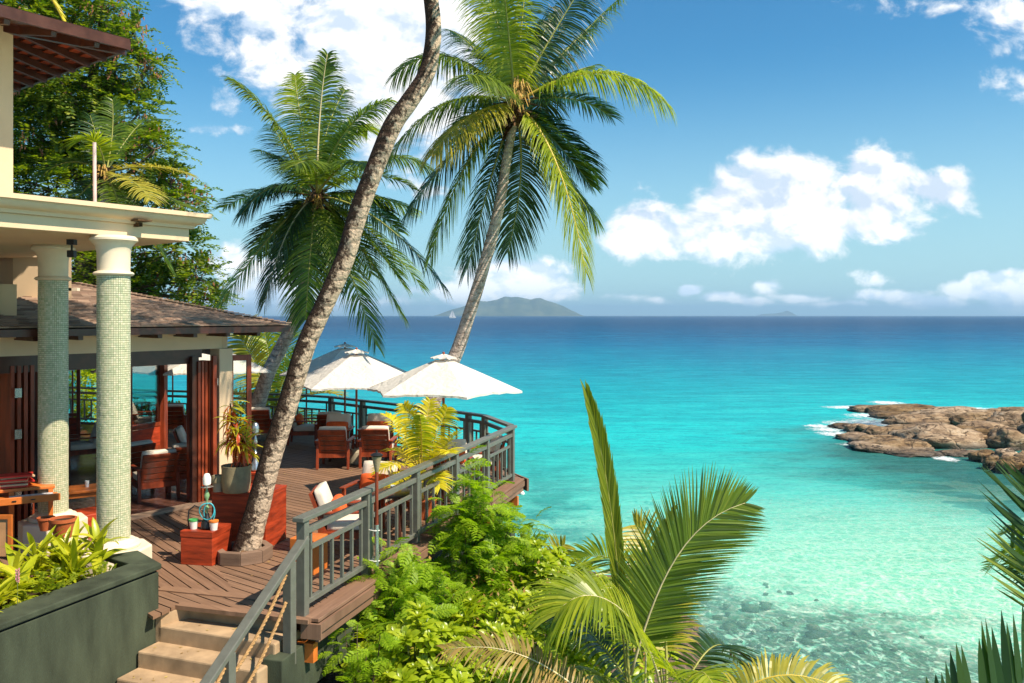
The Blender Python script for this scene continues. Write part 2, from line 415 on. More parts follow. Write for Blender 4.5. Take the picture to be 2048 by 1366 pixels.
# ---- sea: colour by distance from shore, waves as bump, clear where shallow
def grid(name, xs, ys, zf, mat, smooth=True):
    me = bpy.data.meshes.new(name); nx = len(xs); ny = len(ys)
    vs = [(x, y, zf(x, y)) for y in ys for x in xs]
    fs = [(j*nx+i, j*nx+i+1, (j+1)*nx+i+1, (j+1)*nx+i) for j in range(ny-1) for i in range(nx-1)]
    me.from_pydata(vs, [], fs); me.materials.append(mat)
    if smooth: me.shade_smooth()
    o = bpy.data.objects.new(name, me); COL.objects.link(o); o['kind'] = 'structure'; return o
m, T = mat_new('sea_water')
pos = T.n('ShaderNodeNewGeometry').outputs['Position']
sp = T.n('ShaderNodeSeparateXYZ', {0: pos})
px2 = T.n('ShaderNodeCombineXYZ', {0: sp.outputs[0], 1: sp.outputs[1], 2: 0.0}).outputs[0]
big = T.noise(T.vm('MULTIPLY', px2, (1, .55, 1)), .028, 4, .55)
mid = T.noise(T.vm('MULTIPLY', px2, (1, 1.6, 1)), .11, 5, .6)
off = T.m('ADD', T.m('MULTIPLY', T.m('SUBTRACT', big, .5), .55), T.m('MULTIPLY', T.m('SUBTRACT', mid, .5), .28))
dist = T.m('ADD', sp.outputs[1], T.m('MULTIPLY', sp.outputs[0], -.14))
lg = T.m('ADD', T.m('LOGARITHM', T.m('MAXIMUM', dist, 8.0), 10.0), T.m('MULTIPLY', off, .42))
t = T.rng(lg, 1.25, 3.45)
# log10: 1.32=21m 1.5=32 1.65=45 1.8=63 2.0=100 2.2=160 2.5=316 3.0=1000
def L(d): return (math.log10(d)-1.25)/2.2
body = T.ramp(t, [(L(20), (.42, .82, .62)), (L(34), (.34, .86, .66)), (L(46), (.10, .74, .62)), (L(64), (.010, .50, .47)), (L(110), (.003, .33, .37)),
                  (L(180), (.002, .22, .31)), (L(300), (.002, .13, .245)), (L(520), (.003, .075, .17)), (L(1000), (.005, .045, .12))])
shore = T.rng(T.m('ADD', sp.outputs[0], T.m('MULTIPLY', sp.outputs[1], -.10)), 3.0, -1.5)
reef = T.m('MULTIPLY', T.m('MULTIPLY', T.rng(T.noise(px2, .30, 7, .72), .38, .56), shore), T.rng(sp.outputs[1], 72, 42))
body = T.mix(T.m('MULTIPLY', reef, .9), body, (.010, .20, .18, 1))
# rock shallows round the outcrop
rk = T.vm('DISTANCE', T.vm('MULTIPLY', T.vm('ADD', px2, (-36.0, -58.0, 0)), (1, .8, 1)), (0, 0, 0))
rkf = T.rng(T.m('ADD', rk, T.m('MULTIPLY', T.m('SUBTRACT', mid, .5), 16.0)), 20.0, 11.0)
body = T.mix(T.m('MULTIPLY', rkf, .85), body, (.045, .13, .11, 1))
darkp = T.m('MULTIPLY', T.rng(T.noise(T.vm('MULTIPLY', px2, (.6, 1.6, 1)), .10, 5, .6), .60, .70), T.rng(sp.outputs[1], 110, 50))
body = T.mix(T.m('MULTIPLY', darkp, .45), body, (.01, .26, .27, 1))
# waves
w1 = T.noise(T.vm('MULTIPLY', px2, (1, 1.7, 1)), 2.6, 6, .62, .6)
w2 = T.noise(T.vm('MULTIPLY', px2, (1, 2.6, 1)), .5, 6, .65, .3)
w3 = T.noise(T.vm('MULTIPLY', px2, (.35, 1.6, 1)), .05, 5, .7)
hh = T.m('ADD', T.m('MULTIPLY', w1, .10), T.m('ADD', T.m('MULTIPLY', w2, .35), T.m('MULTIPLY', w3, 1.6)))
bp = T.n('ShaderNodeBump', {'Strength': 1.0, 'Distance': .6, 'Height': hh})
ripple = T.m('ADD', T.m('MULTIPLY', w2, .5), T.m('MULTIPLY', w1, .5))
rw = T.rng(sp.outputs[1], 25, 70, .30, .85)
body = T.mix(T.m('MULTIPLY', T.rng(ripple, .52, .40), rw), body, T.mix(1.0, body, (.40, .62, .68, 1), 'MULTIPLY'))
sw = T.noise(T.vm('MULTIPLY', px2, (.30, 1.0, 1)), .30, 7, .75)
body = T.mix(T.m('MULTIPLY', T.rng(sw, .55, .40), T.rng(sp.outputs[1], 40, 90, .2, .75)), body, T.mix(1.0, body, (.30, .66, .74, 1), 'MULTIPLY'))
body = T.mix(T.m('MULTIPLY', T.rng(sw, .56, .70), T.rng(sp.outputs[1], 45, 100, .1, .35)), body, T.mix(.3, body, (.25, .95, .85, 1)))
streak = T.rng(T.noise(T.vm('MULTIPLY', px2, (.05, 1.0, 1)), .055, 6, .7), .36, .66)
body = T.mix(T.m('MULTIPLY', T.rng(sp.outputs[1], 60, 400), T.m('MULTIPLY', streak, .9)), body, T.mix(1.0, body, (.55, .70, .80, 1), 'MULTIPLY'))
dif = T.n('ShaderNodeBsdfDiffuse', {0: body, 'Normal': bp})
# caustic light painted into the surface's transmission colour as a pale net
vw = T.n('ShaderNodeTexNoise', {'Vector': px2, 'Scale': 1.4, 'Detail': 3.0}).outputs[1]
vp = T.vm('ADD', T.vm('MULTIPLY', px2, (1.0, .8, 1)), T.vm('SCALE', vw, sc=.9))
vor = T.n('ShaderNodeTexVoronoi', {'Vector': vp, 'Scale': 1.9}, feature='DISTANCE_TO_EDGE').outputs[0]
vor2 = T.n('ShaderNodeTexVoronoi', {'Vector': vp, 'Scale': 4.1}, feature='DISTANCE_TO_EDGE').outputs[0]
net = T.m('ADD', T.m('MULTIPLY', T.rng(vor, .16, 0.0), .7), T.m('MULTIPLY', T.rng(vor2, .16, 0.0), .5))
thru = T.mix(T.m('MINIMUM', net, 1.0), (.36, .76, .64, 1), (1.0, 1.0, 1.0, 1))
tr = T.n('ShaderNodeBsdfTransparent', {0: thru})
clear = T.rng(T.m('ADD', dist, T.m('MULTIPLY', off, 30.0)), 68, 26, .0, .85)
clear = T.m('MULTIPLY', clear, T.m('SUBTRACT', 1.0, T.m('MULTIPLY', reef, .75)))
inner = T.n('ShaderNodeMixShader', {0: clear, 1: dif, 2: tr})
gl = T.n('ShaderNodeBsdfGlossy', {0: (.75, .88, 1), 'Roughness': .12, 'Normal': bp})
fr = T.n('ShaderNodeFresnel', {0: 1.33, 1: bp})
fz = T.m('MINIMUM', T.m('MULTIPLY', fr, .55), .22)
T.n('ShaderNodeOutputMaterial', {0: T.n('ShaderNodeMixShader', {0: fz, 1: inner, 2: gl})})
xs = [-40000, -4000, -600, -100, -20, 0, 20, 60, 150, 700, 4000, 40000]; ys = [-3000, -200, -20, 5, 20, 40, 80, 160, 400, 1200, 5000, 15000, 30000]
sea = grid('sea', xs, ys, lambda x, y: SEA_Z, m)
# ---- seabed: sand with dark stony patches
m, T = mat_new('seabed_sand')
pos = T.n('ShaderNodeNewGeometry').outputs['Position']
a = T.noise(pos, .35, 6, .62); b_ = T.noise(pos, 2.5, 5, .6)
base = T.mix(T.rng(b_, .3, .7), (.80, .78, .64, 1), (.92, .90, .80, 1))
sx_ = T.n('ShaderNodeSeparateXYZ', {0: pos})
zone = T.rng(T.m('ADD', T.m('ADD', sx_.outputs[1], T.m('MULTIPLY', T.m('SUBTRACT', a, .5), 26.0)), T.m('MULTIPLY', T.m('ABSOLUTE', T.m('SUBTRACT', sx_.outputs[0], 7.5)), .9)), 43, 33, 0, 1, True)
mot = T.noise(T.vm('MULTIPLY', pos, (1, .7, 1)), 2.2, 7, .7, 1.2)
base = T.mix(T.m('MULTIPLY', zone, T.rng(mot, .38, .50)), base, T.mix(T.rng(T.noise(pos, 7, 4, .6), .4, .65), (.035, .05, .035, 1), (.16, .19, .13, 1)))
T.n('ShaderNodeOutputMaterial', {0: T.n('ShaderNodeBsdfPrincipled', {'Base Color': base, 'Roughness': .9})})
def bed(x, y): return SEA_Z - 1.3 - max(0, y-20)*.03 - .25*mnoise.noise(Vector((x*.15, y*.15, 0)))
xs = [-60+4*i for i in range(41)]; ys = [0+4*i for i in range(31)]
grid('seabed', [-3000]+xs+[3000], [-1500]+ys+[3000], lambda x, y: bed(x, y) if abs(x) < 500 and -10 < y < 500 else SEA_Z-6, m)
m = island_col('submerged_stone', [(.03, .035, .025), (.10, .11, .08), (.22, .22, .16), (.06, .07, .05), (.16, .16, .12)], .9, .1, .6)
def rock_mesh(mb, c, size, seed, sub=2, rough=.35, rot=0.0, flat=1.0):
    bm = bmesh.new(); bmesh.ops.create_icosphere(bm, subdivisions=sub, radius=1.0)
    i0 = len(mb.v); cr, sr = math.cos(rot), math.sin(rot)
    for v in bm.verts:
        p = v.co.normalized(); q = p*1.1 + Vector((seed*3.1, seed*1.7, seed))
        d = 1 - rough*.35*abs(mnoise.noise(q*3.4+Vector((9, 2, 5)))) + rough*mnoise.noise(q) + rough*.4*mnoise.noise(q*2.3) + rough*.16*mnoise.noise(q*6)
        e = (abs(p.x)**.8*(1 if p.x > 0 else -1), abs(p.y)**.8*(1 if p.y > 0 else -1), abs(p.z)**.85*(1 if p.z > 0 else -1))
        x = e[0]*d*size[0]; y = e[1]*d*size[1]; z = e[2]*d*size[2]
        mb.v.append(Vector(c) + Vector((x*cr-y*sr, x*sr+y*cr, z)))
    mb.f += [tuple(i0+v.index for v in f.verts) for f in bm.faces]; bm.free()
random.seed(5)
mb = MB()
for k in range(420):
    if k < 300:
        px = random.gauss(1520, 150); py = random.uniform(1140, 1480)
        if py < 1160 + abs(px-1430)*.45 + random.gauss(0, 90): continue
    else: px = random.uniform(1040, 1320); py = random.uniform(960, 1120)
    g = G(px, py, SEA_Z-1.2); s_ = random.uniform(.05, .13) if k % 5 else random.uniform(.13, .27)
    rock_mesh(mb, (g.x, g.y, bed(g.x, g.y)+.05), (s_*1.3, s_, s_*.75), k, 1, .5, random.uniform(0, 3))
o = mb.build('underwater_stones', m, smooth=True); o['kind'] = 'stuff'
# ---- the shore slope under and beside the deck
def land(x, y):
    u = x - (-1.6 + .30*(y-10))      # metres to the right of the railing line
    z = -1.55 - max(0, y-9)*.12
    z -= max(0, u)*.60 + max(0, u-2.4)*.9
    if u < 0: z += min(1.1, -u*.16)
    if y > 17: z -= (y-17)*.16
    if x < -12: z += min(6, (-12-x)*.35)
    z += .22*mnoise.noise(Vector((x*.6, y*.6, 0))) + .07*mnoise.noise(Vector((x*2.4, y*2.4, 3)))
    if y > 31 - .2*x: z -= (y-31+.2*x)*.5 if x > -26 else 0
    return max(z, SEA_Z-2.5)
xs = [-60+2.5*i for i in range(16)] + [-19.5+.4*i for i in range(75)]; ys = [-12+1.5*i for i in range(11)] + [5+.45*i for i in range(75)] + [40, 45, 52, 60]
m, T = mat_new('shore_ground')
pos = T.n('ShaderNodeNewGeometry').outputs['Position']
c = T.mix(T.rng(T.noise(pos, 1.6, 6, .65), .35, .65), (.045, .030, .018, 1), (.17, .10, .06, 1))
c = T.mix(T.rng(T.noise(pos, 14, 4, .6), .55, .7), c, (.30, .19, .11, 1))
T.n('ShaderNodeOutputMaterial', {0: T.n('ShaderNodeBsdfPrincipled', {'Base Color': c, 'Roughness': .95, 'Normal': T.n('ShaderNodeBump', {'Strength': 1.0, 'Distance': .05, 'Height': T.noise(pos, 12, 6, .7)})})})
grid('shore_ground', xs, ys, land, m)

# ---- far islands, real size and distance, seen through the air
m, T = mat_new('far_forest')
pos = T.n('ShaderNodeNewGeometry').outputs['Position']
c = T.mix(T.rng(T.noise(pos, .004, 6, .65), .4, .62), (.035, .062, .03, 1), (.10, .12, .06, 1))
T.n('ShaderNodeOutputMaterial', {0: T.n('ShaderNodeBsdfPrincipled', {'Base Color': c, 'Roughness': 1.0})})
def island(name, sky_pts, Y, depth, label):
    pts = [D(a, b, Y) for a, b in sky_pts]; n = 90; rows = 14
    x0, x1 = pts[0].x, pts[-1].x; vs = []
    def prof(x):
        for a, b in zip(pts, pts[1:]):
            if a.x <= x <= b.x: return lerp(a.z, b.z, (x-a.x)/(b.x-a.x))
        return SEA_Z
    for j in range(rows):
        v = j/(rows-1)*2-1
        for i in range(n):
            x = lerp(x0, x1, i/(n-1)); h = max(0, prof(x)-SEA_Z)
            ridge = mnoise.noise(Vector((x*.0028, v*2.2, Y)))*.30 + mnoise.noise(Vector((x*.009, v*5, Y)))*.12
            k = max(0, 1-abs(v)**1.3) * (1+ridge*(1 if v else 0)*min(1, abs(v)*4))
            vs.append((x, Y+v*depth, SEA_Z-2+(h+2)*k))
    fs = [(j*n+i, j*n+i+1, (j+1)*n+i+1, (j+1)*n+i) for j in range(rows-1) for i in range(n-1)]
    me = bpy.data.meshes.new(name); me.from_pydata(vs, [], fs); me.materials.append(m); me.shade_smooth()
    o = bpy.data.objects.new(name, me); COL.objects.link(o); o['kind'] = 'structure'; o['label'] = label
island('island', [(866, 633), (885, 626), (905, 618), (925, 612), (945, 606), (958, 601), (972, 602), (985, 600), (998, 597), (1010, 592), (1022, 594), (1035, 593), (1050, 596),
                  (1062, 598), (1072, 595), (1082, 596), (1095, 601), (1112, 606), (1128, 612), (1142, 620), (1158, 628), (1166, 633)], 13500, 900, 'long mountainous island on the horizon behind the sailboat')
island('island', [(1516, 632), (1525, 628), (1540, 627), (1552, 627), (1560, 625), (1568, 624), (1574, 621), (1580, 624), (1586, 631)], 22000, 500, 'tiny pale islet far out on the horizon on the right')
# ---- sailboat
Yb = 3200.0; c0 = Vector(((905-1024)/F_PX*Yb, Yb, SEA_Z))
t = thing('sailboat', 'small white sailboat with tall sails out at sea before the long island', 'sailboat', c0)
k = Yb/F_PX
hull = MB(); hp = [(-8.5*k, 0), (-7*k, -1.7*k), (7*k, -1.7*k), (8.5*k, 0), (7*k, 1.7*k), (-7*k, 1.7*k)]
hull.prism([(c0.x+a*.55, c0.y+b*.8) for a, b in hp], SEA_Z-.5, SEA_Z+1.0); hull.prism([(c0.x+a*.8, c0.y+b) for a, b in hp], SEA_Z+1.0, SEA_Z+2.6)
hull.build('hull', M['white_pot'], t)
MB().tube([c0+Vector((0, 0, 1)), c0+Vector((0, 0, 17*k))], [.35, .15], 6).build('mast', M['steel'], t)
def sail(pts, name):
    s_ = MB(); i = len(s_.v); s_.v += [Vector(p) for p in pts] + [Vector(p)+Vector((0, .15, 0)) for p in pts]; s_.f += [(0, 1, 2), (5, 4, 3), (0, 3, 4, 1), (1, 4, 5, 2), (2, 5, 3, 0)]; s_.build(name, M['sail'], t)
sail([c0+Vector((-.6, 0, 4)), c0+Vector((-.5, 0, 16*k)), c0+Vector((-7*k, 1.5, 4))], 'mainsail')
sail([c0+Vector((.8, 0, 15*k)), c0+Vector((1, 0, 3.6)), c0+Vector((6.5*k, -1.5, 3.2))], 'jib')

# ---- granite outcrop in the bay
m, T = mat_new('granite')
g = T.n('ShaderNodeNewGeometry'); pos = g.outputs['Position']
big = T.noise(T.vm('MULTIPLY', pos, (1, 1, 2.5)), .9, 7, .65); sm = T.noise(pos, 8, 6, .7)
c = T.ramp(big, [(.30, (.06, .035, .020)), (.43, (.22, .135, .062)), (.56, (.37, .25, .13)), (.70, (.43, .34, .23))])
c = T.mix(T.rng(sm, .55, .75), c, (.12, .085, .06, 1))
r = T.n('ShaderNodeObjectInfo').outputs['Random']
c = T.n('ShaderNodeHueSaturation', {'Value': T.rng(r, 0, 1, .6, 1.2), 'Saturation': T.rng(r, 0, 1, 1.15, .8), 'Color': c}).outputs[0]
wl = T.rng(T.n('ShaderNodeSeparateXYZ', {0: pos}).outputs[2], SEA_Z+.12, SEA_Z+.50)
c = T.mix(wl, (.075, .060, .040, 1), c)
vo = T.n('ShaderNodeTexVoronoi', {'Vector': T.vm('ADD', pos, T.vm('SCALE', T.n('ShaderNodeTexNoise', {'Vector': pos, 'Scale': .7}).outputs[1], sc=1.6)), 'Scale': .26}, feature='DISTANCE_TO_EDGE').outputs[0]
cr = T.rng(vo, .0, .03)
c = T.mix(T.m('ADD', .55, T.m('MULTIPLY', cr, .45)), (.06, .038, .022, 1), c)
cn = T.noise(T.vm('MULTIPLY', pos, (.55, 1.1, 2.6)), .55, 5, .6, .8)
cl_ = T.rng(T.m('ABSOLUTE', T.m('SUBTRACT', cn, .5)), .0, .022)
c = T.mix(cl_, (.045, .028, .018, 1), c)
c = T.mix(T.m('MULTIPLY', T.rng(T.noise(pos, 2.6, 7, .75), .52, .66), .55), c, (.085, .055, .035, 1))
hgt = T.m('ADD', T.m('ADD', T.m('MULTIPLY', cl_, 1.1), T.m('MULTIPLY', cr, .35)), T.m('ADD', T.m('MULTIPLY', big, 1.8), T.m('MULTIPLY', sm, .3)))
T.n('ShaderNodeOutputMaterial', {0: T.n('ShaderNodeBsdfPrincipled', {'Base Color': c, 'Roughness': T.rng(wl, 0, 1, .4, .85), 'Specular IOR Level': .35, 'Normal': T.n('ShaderNodeBump', {'Strength': .8, 'Distance': .22, 'Height': hgt})})})
M['granite'] = m
o0 = G(1900, 880, SEA_Z)
rocks = thing('rock_outcrop', 'brown granite rock outcrop breaking the turquoise bay on the right', 'rocks', o0)
ROCKS = [ # px, waterline y, width px, height px, tilt
 (1770, 824, 120, 16), (1830, 829, 150, 26), (1905, 832, 150, 24), (1960, 836, 120, 22), (2010, 836, 90, 24), (2060, 840, 120, 34), (1800, 838, 90, 16), (1870, 840, 110, 20), (1822, 842, 36, 14),
 (1850, 852, 130, 26), (1910, 850, 130, 34), (1975, 856, 120, 42), (2045, 862, 110, 56), (1855, 872, 150, 26), (1905, 893, 190, 52), (1960, 890, 120, 46), (1985, 885, 120, 52), (2035, 898, 90, 62),
 (1700, 858, 60, 14), (1680, 856, 40, 8), (1718, 864, 46, 24), (1738, 866, 40, 26), (1760, 872, 60, 22), (1712, 880, 70, 18), (1765, 888, 90, 24), (1805, 903, 110, 30), (1790, 905, 150, 20), (1840, 912, 110, 14),
 (1930, 912, 90, 14), (1985, 925, 60, 34), (2020, 930, 60, 44), (1988, 940, 34, 38), (2030, 948, 60, 46), (2068, 945, 60, 60), (2100, 900, 110, 90), (2150, 880, 130, 110), (2110, 960, 90, 60), (2180, 950, 130, 90)]
random.seed(11)
for k, (px, py, w, h) in enumerate(ROCKS):
    g = G(px, py, SEA_Z); sc = g.y/F_PX
    ww = w*sc/2; hh_ = max(.3, h*sc*.62); dd = min(ww*.8, 1.8 + ww*.2)
    mb = MB(); rock_mesh(mb, (g.x, g.y + dd*.55, SEA_Z + hh_*.12), (ww*1.05, dd, hh_*.95), k+3, 4, .34, random.uniform(-.25, .25))
    mb.build('boulder', m, rocks, smooth=True)
# foam and small white water near the rocks
m, T = mat_new('foam')
fn = T.noise(T.n('ShaderNodeNewGeometry').outputs['Position'], 1.9, 8, .75)
att = T.n('ShaderNodeAttribute', attribute_name='edge').outputs['Fac']
al = T.m('MULTIPLY', T.rng(T.m('ADD', fn, T.m('MULTIPLY', att, .30)), .58, .84), T.rng(att, 0.0, .35))
T.n('ShaderNodeOutputMaterial', {0: T.n('ShaderNodeMixShader', {0: al, 1: T.n('ShaderNodeBsdfTransparent'), 2: T.n('ShaderNodeBsdfDiffuse', {0: (.86, .9, .9)})})})
fm = MB(); ev = []
def foam(px, py, w, h):
    g = G(px, py, SEA_Z); sc = g.y/F_PX; rx = w*sc*.8; ry = abs(G(px, py-h*.9, SEA_Z).y-g.y)
    i = len(fm.v); fm.v.append(Vector((g.x, g.y, SEA_Z+.03))); ev.append(1.0)
    for ring, e in ((.5, .6), (1.0, 0.0)):
        for j in range(20):
            a = 2*PI*j/20; fm.v.append(Vector((g.x+rx*ring*math.cos(a), g.y+ry*ring*math.sin(a), SEA_Z+.03))); ev.append(e)
    for j in range(20):
        fm.f.append((i, i+1+j, i+1+(j+1) % 20)); fm.f.append((i+1+j, i+21+j, i+21+(j+1) % 20, i+1+(j+1) % 20))
for f_ in ((1775, 850, 120, 16), (1800, 843, 130, 14), (1740, 845, 90, 12), (1700, 848, 90, 10), (1670, 868, 60, 9), (1655, 860, 60, 8), (1890, 918, 40, 9), (1775, 806, 60, 6), (1930, 818, 110, 6), (1990, 822, 90, 5),
           (1740, 832, 80, 8), (1640, 853, 50, 6), (1700, 815, 90, 5), (1760, 860, 90, 16), (1870, 893, 60, 6), (1720, 890, 70, 6)): foam(*f_)
o = fm.build('sea_foam', m); o['kind'] = 'stuff'
at = o.data.attributes.new('edge', 'FLOAT', 'POINT'); at.data.foreach_set('value', ev)
# mooring float
g = G(1044, 989, SEA_Z); solo(MB().lathe([(.02, -.1), (.12, -.02), (.15, .06), (.1, .16), (.02, .2)], 12, g), 'mooring_float', M['white_pot'], 'small white float on the water beside the deck corner', 'float', smooth=True)
# ---- the air
m = bpy.data.materials.new('sea_air'); m.use_nodes = True; T = NT(m.node_tree)
v = T.n('ShaderNodeVolumePrincipled', {'Color': (.46, .74, 1.0), 'Density': 6.5e-5, 'Anisotropy': .2})
o_ = T.n('ShaderNodeOutputMaterial'); T.t.links.new(v.outputs[0], o_.inputs['Volume'])
hz = MB().box((0, 13500, (SEA_Z-8+330)/2), (82000, 34000, 330-(SEA_Z-8))).build('haze', m); hz['kind'] = 'stuff'
# ================================================================== DECK
def v2(p): return Vector((p[0], p[1]))
RA = Vector((-2.21, 8.98)); RB = Vector((0.06, 16.5)); RD = (RB-RA).normalized(); RN = Vector((RD.y, -RD.x))
FAR = [Vector(p) for p in ((0.06, 16.5), (-.58, 18.1), (-.95, 18.55), (-2.05, 19.75), (-3.75, 21.35), (-4.75, 22.3), (-5.9, 22.95), (-7.1, 23.3), (-10.0, 24.2), (-13.5, 25.4))]
SD = Vector((.342, .94)); SR = Vector((.94, -.342))          # up the stairs, across them
P0 = Vector((-3.64, 9.39)); P1 = RA - RD*.12 + RN*.22; P1 = Vector((-2.10, 8.88))
deck_poly = [Vector((-3.78, 8.95)), P0, P1, RB + RN*.14 + Vector((.03, .02))]
for a in FAR[1:]: deck_poly.append(a + Vector((.10, .16)))
deck_poly += [Vector((-13.5, 9.5)), Vector((-7.5, 6.0)), Vector((-5.0, 7.0))]
deck = thing('deck', 'weathered brown timber terrace deck above the sea', 'deck', (-3, 15, 0))
LA = Vector((-3.05, 9.52)); LB = Vector((-5.1, 13.18)); LN = Vector((3.66, 2.05)).normalized()   # main field lies on the LN side
CB = Vector((-4.08, 9.86)); CE = Vector((-2.45, 9.42)); CN = Vector((-(CE-CB).y, (CE-CB).x)).normalized()
def strips(poly, direction, pitch, gap, z0, z1, name, mat, parent, jitter=0.0, offset=0.0):
    d = Vector(direction).normalized(); nrm = Vector((-d.y, d.x))
    ts = [p.dot(nrm) for p in poly]; k0 = math.floor(min(ts)/pitch); k1 = math.ceil(max(ts)/pitch)
    for k in range(k0, k1+1):
        a = k*pitch + gap/2 + offset; b = (k+1)*pitch - gap/2 + offset
        q = clip_half(clip_half(poly, nrm*a, nrm), nrm*b, -nrm)
        if len(q) < 3: continue
        area = abs(sum(q[i].x*q[(i+1) % len(q)].y - q[(i+1) % len(q)].x*q[i].y for i in range(len(q))))/2
        if area < .01: continue
        if sum(q[i].x*q[(i+1) % len(q)].y - q[(i+1) % len(q)].x*q[i].y for i in range(len(q))) < 0: q.reverse()
        j = random.uniform(-jitter, jitter)
        MB().prism(q, z0+j, z1+j).build(name, mat, parent)
random.seed(1)
upper = clip_half(deck_poly, CB, CN); lower = clip_half(deck_poly, CB, -CN)
fieldA = clip_half(upper, LA, LN); fieldB = clip_half(upper, LA, -LN)
fieldB = clip_half(fieldB, Vector((-7.0, 11.95)), N_DIR)      # up to the pavilion threshold
fieldA2 = clip_half(fieldA, Vector((0, 8.0)), Vector((0, 1)))
strips(fieldA2, V_DIR, .138, .017, -.035, 0, 'deck_board', M['deck_a'], deck, .0015)
strips(fieldB, (-.64, .77), .138, .017, -.035, 0, 'deck_board', M['deck_b'], deck, .0015)
strips(clip_half(lower, Vector((-3.78, 8.95)), (SR+SD*2).normalized()), V_DIR, .138, .017, -.035, 0, 'deck_board', M['deck_a'], deck, .0015)
MB().beam((CB.x, CB.y, .004), (CE.x, CE.y, .004), .15, .02).build('border_board', M['deck_a'], deck)
MB().beam((P0.x-.02, P0.y-.055, -.014), (P1.x, P1.y-.01, -.014), .12, .045).build('edge_board', M['deck_a'], deck)
mb = MB(); jp = [Vector((-3.62, 9.55)), P1+Vector((-.05, .12))] + [p + (Vector((-4, 15))-p).normalized()*.12 for p in deck_poly[3:-2]] + [Vector((-7.5, 9.2)), Vector((-4.6, 9.9))]
mb.prism([(p.x, p.y) for p in jp], -.20, -.06); mb.build('joist_field', M['dark_wood'], deck)
# fascia of three lapped boards and the board the railing stands on
fa = RA - RD*.12 + RN*.0; fb = RB + RD*.06
def v3(p, z): return Vector((p.x, p.y, z))
MB().beam(v3(P1+RN*-.03, -.012), v3(fb+RN*.05, -.012), .24, .04).build('kerb_board', M['fascia'], deck, bevel=.006)
for k in range(2):
    o = .10 - .03*k
    MB().beam(v3(P1+RN*o, -.09-.10*k), v3(fb+RN*(o+.06), -.09-.10*k), .035, .094).build('fascia_board', M['fascia'], deck)
MB().beam((P1.x-.1, P1.y-.0, -.12), (P1.x+.12, P1.y-.05, -.12), .03, .16).build('fascia_board', M['fascia'], deck)
for a, b in zip([RB]+FAR[1:], FAR[1:]):
    a2 = a+Vector((.14, .2)) if a is not RB else a+Vector((.25, .05)); b2 = b+Vector((.1, .2))
    MB().beam(v3(a2, -.13), v3(b2, -.13), .04, .24).build('fascia_board', M['fascia'], deck)
# support brackets with sawn ends
for k in range(6):
    p = RA + RD*(.0+1.51*k) + RN*.06
    mb = MB(); mb.beam(v3(p-RN*.5, -.37), v3(p+RN*.09, -.37), .09, .20)
    mb.build('joist_end', M['orange_wood'], deck)
# concrete beam and piers below
base = thing('deck_substructure', 'green rendered beam and square piers carrying the deck edge', 'foundation', (-2, 12, -1.5))
q0 = RA - RN*.10 - RD*.5; q1 = RB - RN*.35 + RD*0
MB().beam(v3(q0+RN*.05, -.54), v3(q1+RN*.05, -.54), .22, .52).build('edge_beam', M['green_wall'], base, bevel=.01)
for k in range(5):
    p = RA + RD*(.35+1.9*k) - RN*.22
    MB().box((p.x, p.y, -2.3), (.30, .30, 2.6), Matrix.Rotation(-.29, 3, 'Z')).build('pier', M['green_wall'], base, bevel=.01)
MB().beam(v3(q0-RN*2.4-RD*.0, -1.3), v3(q1-RN*2.6, -1.3), .25, 2.0).build('rear_wall', M['green_wall'], base)

# ================================================================== STAIRS
stairs = thing('stone_steps', 'tan stone steps going down from the deck beside the green planter', 'stairs', (-3, 8.5, -1))
def SP(s, r, z=None):
    p = SD*s + SR*r
    return p if z is None else Vector((p.x, p.y, z))
RL, RR = -6.72, -5.22; S0 = 7.60; TR = .285; RI = .17
for k in range(6):
    z = -RI*(k+1); sa = S0 - TR*k; rr = RR
    q = [SP(sa-TR-.02, RL), SP(sa-TR-.02, rr), SP(sa+.3, rr), SP(sa+.3, RL)]
    MB().prism([(p.x, p.y) for p in q], z-.34, z).build('step', M['step'], stairs, bevel=.018)
q = [SP(S0, RL), SP(S0, RR), SP(S0+.06, RR), SP(S0+.06, RL)]
MB().prism([(p.x, p.y) for p in q], -.40, -.040).build('riser_board', M['step'], stairs)
q = [SP(S0-TR-.02, RL-.02), SP(S0-TR-.02, RL+.05), SP(S0+.01, RL+.17), SP(S0+.02, RL-.02)]
MB().prism([(p.x, p.y) for p in q], -.6, -.041).build('side_kerb', M['step'], stairs)
# ================================================================== PLANTER
planter = thing('planter_box', 'dark green rendered planter with a wide flat rim in the left foreground', 'planter', (-4.2, 8.5, -1))
A = Vector((-3.80, 9.22)); Bk = Vector((-4.29, 9.75)); C_ = A - SD*4.2; W_ = .34
Bi = Vector((-4.42, 9.30)); Ai = Bi - Vector((0, 0)); Ci = C_ - SR*W_
def cap(pts, z0, z1, name): MB().prism([(p.x, p.y) for p in pts], z0, z1).build(name, M['green_wall'], planter, bevel=.012)
Ain = A - SR*W_*1.0 - SD*.12
cap([C_, A, Ain, Ci], .42, .48, 'rim')
cap([A+SD*.001, Bk, Bk+Vector((-.30, -.22)), Ain+SD*.002], .42, .4797, 'rim')
mb = MB(); mb.prism([(p.x, p.y) for p in (C_-SR*.02, A-SR*.02-SD*.02, A-SR*.16-SD*.1, C_-SR*.16)], -2.0, .395); mb.build('front_wall', M['green_wall'], planter, bevel=.008)
mb = MB(); mb.prism([(p.x, p.y) for p in (A-SR*.03-SD*.03, Bk+Vector((-.03, -.03)), Bk+Vector((-.2, -.16)), A-SR*.18-SD*.12)], -.6, .396); mb.build('end_wall', M['green_wall'], planter)
MB().prism([(p.x, p.y) for p in (C_-SR*.05, A-SR*.05-SD*.05, A-SR*.18-SD*.12, C_-SR*.18)], .38, .42).build('shadow_gap', M['black'], planter)
